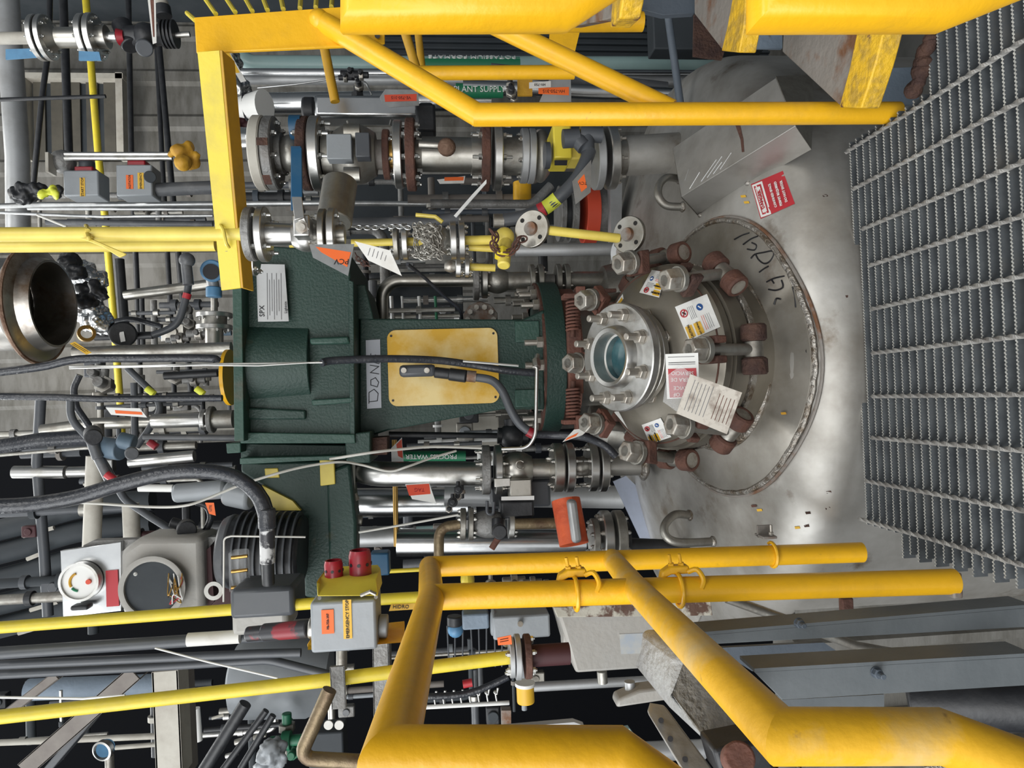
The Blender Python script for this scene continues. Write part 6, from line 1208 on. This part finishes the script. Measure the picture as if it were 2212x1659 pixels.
stack('flanged_valve', 'flanged check valve between the orange wrap and the yellow left post', 'valve', (1268, 1162), (1400, 1160), 2.3, [('f', 1276, 1290, 84, 'steeldull', {'nb': 8, 'nuts': (-1,)}), ('f', 1296, 1316, 118, 'steel', {'nb': 8, 'b': 'boltdull', 'nuts': (-1,)}), ('f', 1324, 1344, 118, 'steeldull', {'nb': 8}), ('p', 1344, 1356, 70, 'black')])
pipe('rusty stained stub pipe entering the orange wrap', [(1112, 1132), (1215, 1130)], 24, 'browncrustpipe', 2.4)
stack('flanged_valve', 'dark small valve between two flange pairs left of the black actuator', 'valve', (985, 1132), (1125, 1132), 2.45, [('f', 994, 1006, 68, 'steeldull', {'nb': 6, 'nuts': (-1,)}), ('f', 1012, 1022, 70, 'steeldull', {'nb': 6}), ('b', 1022, 1090, 60, 'cast'), ('f', 1098, 1110, 64, 'steel', {'nb': 6})])
pipe('brown elbow pipe turning down into the dark small valve', [(948, 1215), (948, 1140), (994, 1132)], 22, 'browncrustpipe', 2.45, bend=.06)
lump('black jointed linkage above the dark small valve', [(990, 1058, 22), (988, 1072, 20), (978, 1085, 22), (970, 1100, 18), (998, 1062, 16)], 2.4, 'black', 'linkage', 'linkage')
solo('capped_branch', 'black capped branch with red grip below the black actuator', 'cap', MB().cyl(P(1078, 1146, 2.3), P(1080, 1150, 2.22), PX(32, 2.25)/2), M['black'], bev=.004); pipe('pink taped grip below the black cap', [(1078, 1160), (1062, 1185)], 14, 'rustred', 2.28, name='grip', cat='handle')
pipe('small pale downpipe hanging from the gearbox corner', [(762, 1002), (761, 1095)], 11, 'cable', 2.5, name='pipe'); solo('pipe_elbow', 'pale elbow fitting at the end of the small downpipe', 'fitting', MB().tube([P(760, 1096, 2.5), P(760, 1122, 2.5), P(782, 1124, 2.5)], .018, 12, .03).cyl(P(758, 1070, 2.5), P(764, 1084, 2.5), .024, n=6), M['stainless'])
solo('blue_bracket', 'deep blue valve block right of the red stop buttons', 'bracket', MB().box(P(822, 1215, 1.9), .06, .05, .05), M['navyblue'], bev=.005)
pipe('long thin lemon pipe lying right of the stop box toward the guardrail corner', [(820, 1235), (1200, 1215)], 9, 'lemon', 2.3); ebox('cream door panel seen through the gap left of the pedestal', 940, 890, 1078, 962, 3.6, .1, 'cream')
lump('cluttered grey fittings behind the top corner of the guardrail', [(1010, 1258, 30), (1060, 1262, 26), (1110, 1255, 34), (1150, 1258, 26), (1180, 1262, 22)], 2.4, 'steeldull', 'fitting', 'fitting_cluster'); solo('domed_cover', 'lemon yellow cap peeking above the left guardrail', 'cap', MB().sphere(P(1010, 1252, 2.2), PX(60, 2.2)/2, 16, .5), M['lemon'])
card('hydrogen_label', 'yellow pipe label reading HIDRO beside the guardrail corner', 'label', [(845, 1305), (900, 1303), (900, 1316), (840, 1320)], 1.7, 'labelyellow', [], [((866, 1311), 'HIDRO', 11, 'd', 'ink')])
band('green marker band reading PROCESS WATER behind the thin cables', 858, 1006, 985, 22, 2.9, 'PROCESS WATER', 'u', sz=14)
itag([(845, 968), (868, 945), (872, 1000), (846, 1000)], 2.6, 'white tag with red corner behind the thin pale cables', [(856, 960), (868, 948), (870, 990), (860, 985)], None, 'white', 'redorange')
# ---------------------------------------------------------------- orange ring duct, dark items centre right
t = thing('expansion_joint', 'dark flanged joint with bright red-orange ring behind the yellow tape band', 'joint', P(1290, 450, 2.8))
for x0, x1, w_, mt in ((1205, 1216, 120, 'cast'), (1228, 1242, 124, 'cast'), (1216, 1228, 96, 'black'), (1258, 1286, 130, 'redorange'), (1286, 1316, 110, 'cast')): part('ring' if mt != 'redorange' else 'orange_ring', MB().cyl(P(x0, 462, 2.85), P(x1, 462, 2.85), PX(w_, 2.85)/2, n=32), M[mt], t, .002)
solo('slim_upright_panel', 'narrow galvanised upright panel edge right of the orange ring', 'panel', plate([(1318, 395), (1344, 395), (1342, 520), (1320, 520)], .05, 2.7), M['aludull'])
ebox('dark grey machine block behind the small drain valve', 800, 600, 1000, 690, 3.6, .3, 'slatedark'); ebox('dark block standing in for the shade behind the rusty spool, left of the conduit', 1040, 280, 1300, 470, 3.5, .3, 'darkslate')  # second block: dark colour covers the siding in place of shade
ebox('shadowed dark duct block behind the ball valve', 700, 395, 1100, 500, 3.9, .3, 'slatedark'); ebox('dark panel standing in for the shaded gap behind the stair', 1400, -40, 1640, 120, 3.0, .1, 'slatedark')  # last panel: dark sheet added for the shaded void by the stair
for i, (x, w_, mt) in enumerate(((845, 9, 'galv'), (868, 5, 'white'), (905, 7, 'white'), (940, 6, 'labelgreen'))): pipe('small pale pipe glimpsed between the valve columns, %s from the gearbox' % ('first', 'second', 'third', 'fourth')[i], [(x, 640), (x+3, 690)], w_, mt, 3.3, name='pipe', cat='pipe')
solo('sandy_block', 'pale conical vessel shoulder right of the green flange', 'cover', MB().lathe(P(1290, 640, 2.75), V((0, 0, 1)), [(-.1, .14), (-.02, .12), (.03, .05), (.04, 0)], 28), M['steeldull'])
solo('side_cover', 'pale rounded cover left of the green flange behind the coil spring', 'cover', MB().lathe(P(1290, 905, 2.75), V((0, 0, 1)), [(-.1, .14), (-.02, .12), (.03, .05), (.04, 0)], 28), M['stainless'])
solo('blue_white_panel', 'bluish white panel slanting past the left lifting lug', 'panel', plate([(1325, 1040), (1352, 1028), (1450, 1120), (1440, 1170), (1385, 1168)], .01, 2.7), M['slatelt'] if 0 else mat('paleblue', (.36, .40, .50), .35, .3, (.28, .30, .36), 5))
# ---------------------------------------------------------------- stair
ss = thing('stair', 'steel stair with rusty treads and yellow painted nosings at the top right', 'stair', P(1900, 190, 1.5))
def tread(pl, ns, z, th=.03):
    part('tread', MB().prism([PZ(x, y, z) for x, y in pl], V((0, 0, -th))), M['rustplate'], ss, .002); part('nosing', MB().prism([PZ(x, y, z+.004) for x, y in ns], V((0, 0, -th-.01))), M['yellownose'] if 'yellownose' in M else mat('yellownose', (.70, .42, .02), .5, 0, (.45, .28, .04), 30, (.45, .6), .5, 70, col3=(.12, .05, .04), amt3=(.60, .64), scale3=14), ss, .003)
tread([(1690, 112), (1700, -60), (1890, -60), (1866, 78), (1826, 228), (1812, 226)], [(1850, 72), (1908, 70), (1890, 140), (1860, 234), (1812, 232), (1834, 150)], .16)
tread([(1500, 30), (1500, -80), (1600, -80), (1580, 60), (1562, 110)], [(1585, -20), (1612, -20), (1606, 60), (1596, 114), (1558, 110), (1570, 60)], .33)
tread([(1230, 60), (1230, -60), (1340, -60), (1320, 40)], [(1325, -30), (1350, -30), (1338, 40), (1318, 60)], .66)
part('stringer', plate([(1868, 148), (1992, 144), (1984, 226), (1862, 222)], .01, 1.62), M['slatelt'], ss, .001); part('stringer', plate([(1596, 74), (1690, 76), (1690, 104), (1592, 102)], .01, 1.8), M['slatelt'], ss)
part('stringer', plate([(1382, -40), (1510, -40), (1500, 28), (1432, 32), (1384, 20)], .02, 1.8), M['slate'], ss, .001)
part('rusty_web', plate([(1500, 30), (1565, 110), (1560, 128), (1498, 120)], .01, 2.0), M['rustdark'], ss)

# ---------------------------------------------------------------- dim tangle further back
def tangle(where, box, n, Y0_, Y1_, mats, seed, wr=(6, 16)):
    rr = random.Random(seed); x0, y0, x1, y1 = box; g1 = 'dim background pipes '+where
    for i in range(n):
        x, y, Y = rr.uniform(x0, x1), rr.uniform(y0, y1), rr.uniform(Y0_, Y1_); w_ = rr.uniform(*wr); mt = rr.choice(mats); k = rr.random()
        if k < .62:
            L = rr.uniform(50, 150); a = P(max(x0-20, x-L), y, Y); b2 = V((a.x, a.y, P(min(x1+20, x+L), y, Y).z)); pts = [a, b2]
            if rr.random() < .35: pts.append(b2+V((rr.choice([-1, 1])*.25, 0, 0)))
            t = thing('background_pipe', 'dim pipe in the tangle '+where, 'pipe', b2, g1); r = PX(w_, Y)/2; part('run', MB().tube(pts, r, 12, r*3), M[mt], t)
            for q in (.3, .7):
                c = a.lerp(b2, q); part('collar', MB().cyl(c, c+V((0, 0, .025)), r*rr.uniform(1.3, 1.9)), M[rr.choice(mats)], t)
        elif k < .85:
            L = rr.uniform(30, 80); a = P(x, max(y0-10, y-L), Y); b2 = V((P(x, min(y1+10, y+L), Y).x, a.y, a.z)); t = thing('background_pipe', 'dim pipe in the tangle '+where, 'pipe', a, g1)
            r = PX(w_, Y)/2; part('run', MB().tube([a, b2], r, 12), M[mt], t); part('collar', MB().cyl(a.lerp(b2, .45), a.lerp(b2, .52), r*1.6), M[rr.choice(mats)], t)
        else:
            c = P(x, y, Y); s_ = PX(rr.uniform(22, 44), Y); t = thing('background_box', 'dim equipment block in the tangle '+where, 'box', c, 'dim equipment blocks '+where); part('housing', MB().box(c, s_, s_*.7, s_*rr.uniform(.7, 1.6)), M[mt], t, .006); part('cap', MB().cyl(c+V((0, -s_*.35, 0)), c+V((0, -s_*.5, 0)), s_*.3), M[rr.choice(mats)], t, .002)
DK = ['black', 'pvcgrey', 'cast', 'steeldull', 'conduit', 'stainless', 'beamtaupe']
tangle('left of the gearbox above the looping hose', (10, 925, 490, 1070), 16, 2.9, 4.6, DK+['cream', 'steel'], 11, (8, 22))
tangle('between the open pipe and the gearbox', (200, 790, 480, 925), 11, 3.2, 5.2, DK+['steel'], 12, (6, 14))
tangle('right of the round junction box', (280, 640, 480, 745), 8, 3.3, 4.6, DK+['steel', 'bluegrey'], 13, (6, 14))
tangle('behind the right valve columns', (760, 560, 1180, 690), 16, 3.2, 3.55, DK+['steel', 'aludull'], 14, (8, 20))
tangle('behind the left valve column', (850, 895, 1180, 1000), 12, 3.0, 3.5, DK+['white', 'greybox'], 15, (6, 14))
tangle('above the left guardrail corner', (780, 1050, 1260, 1260), 14, 3.3, 4.5, DK+['aludull', 'mint', 'slate'], 16, (10, 30))
tangle('under the emergency stop box', (560, 1330, 1180, 1560), 16, 2.7, 4.2, DK+['slatedark', 'greybox'], 17, (6, 18))
tangle('above the twin yellow utility pipes', (0, 395, 470, 500), 10, 3.6, 5.2, DK, 18, (6, 14))
tangle('behind the ball valve and lever', (540, 380, 1150, 500), 14, 2.9, 3.6, DK+['aludull', 'slate'], 19, (8, 22))
tangle('in the shadowed lower left corner', (0, 1480, 600, 1650), 14, 3.0, 4.5, ['black', 'pvcgrey', 'slatedark', 'steeldull', 'cream', 'steel'], 20, (6, 18))
tangle('behind the motor and gauge cabinet', (20, 1100, 640, 1340), 9, 3.0, 3.6, ['black', 'pvcgrey', 'slatedark', 'steeldull', 'maroon'], 21, (10, 22))
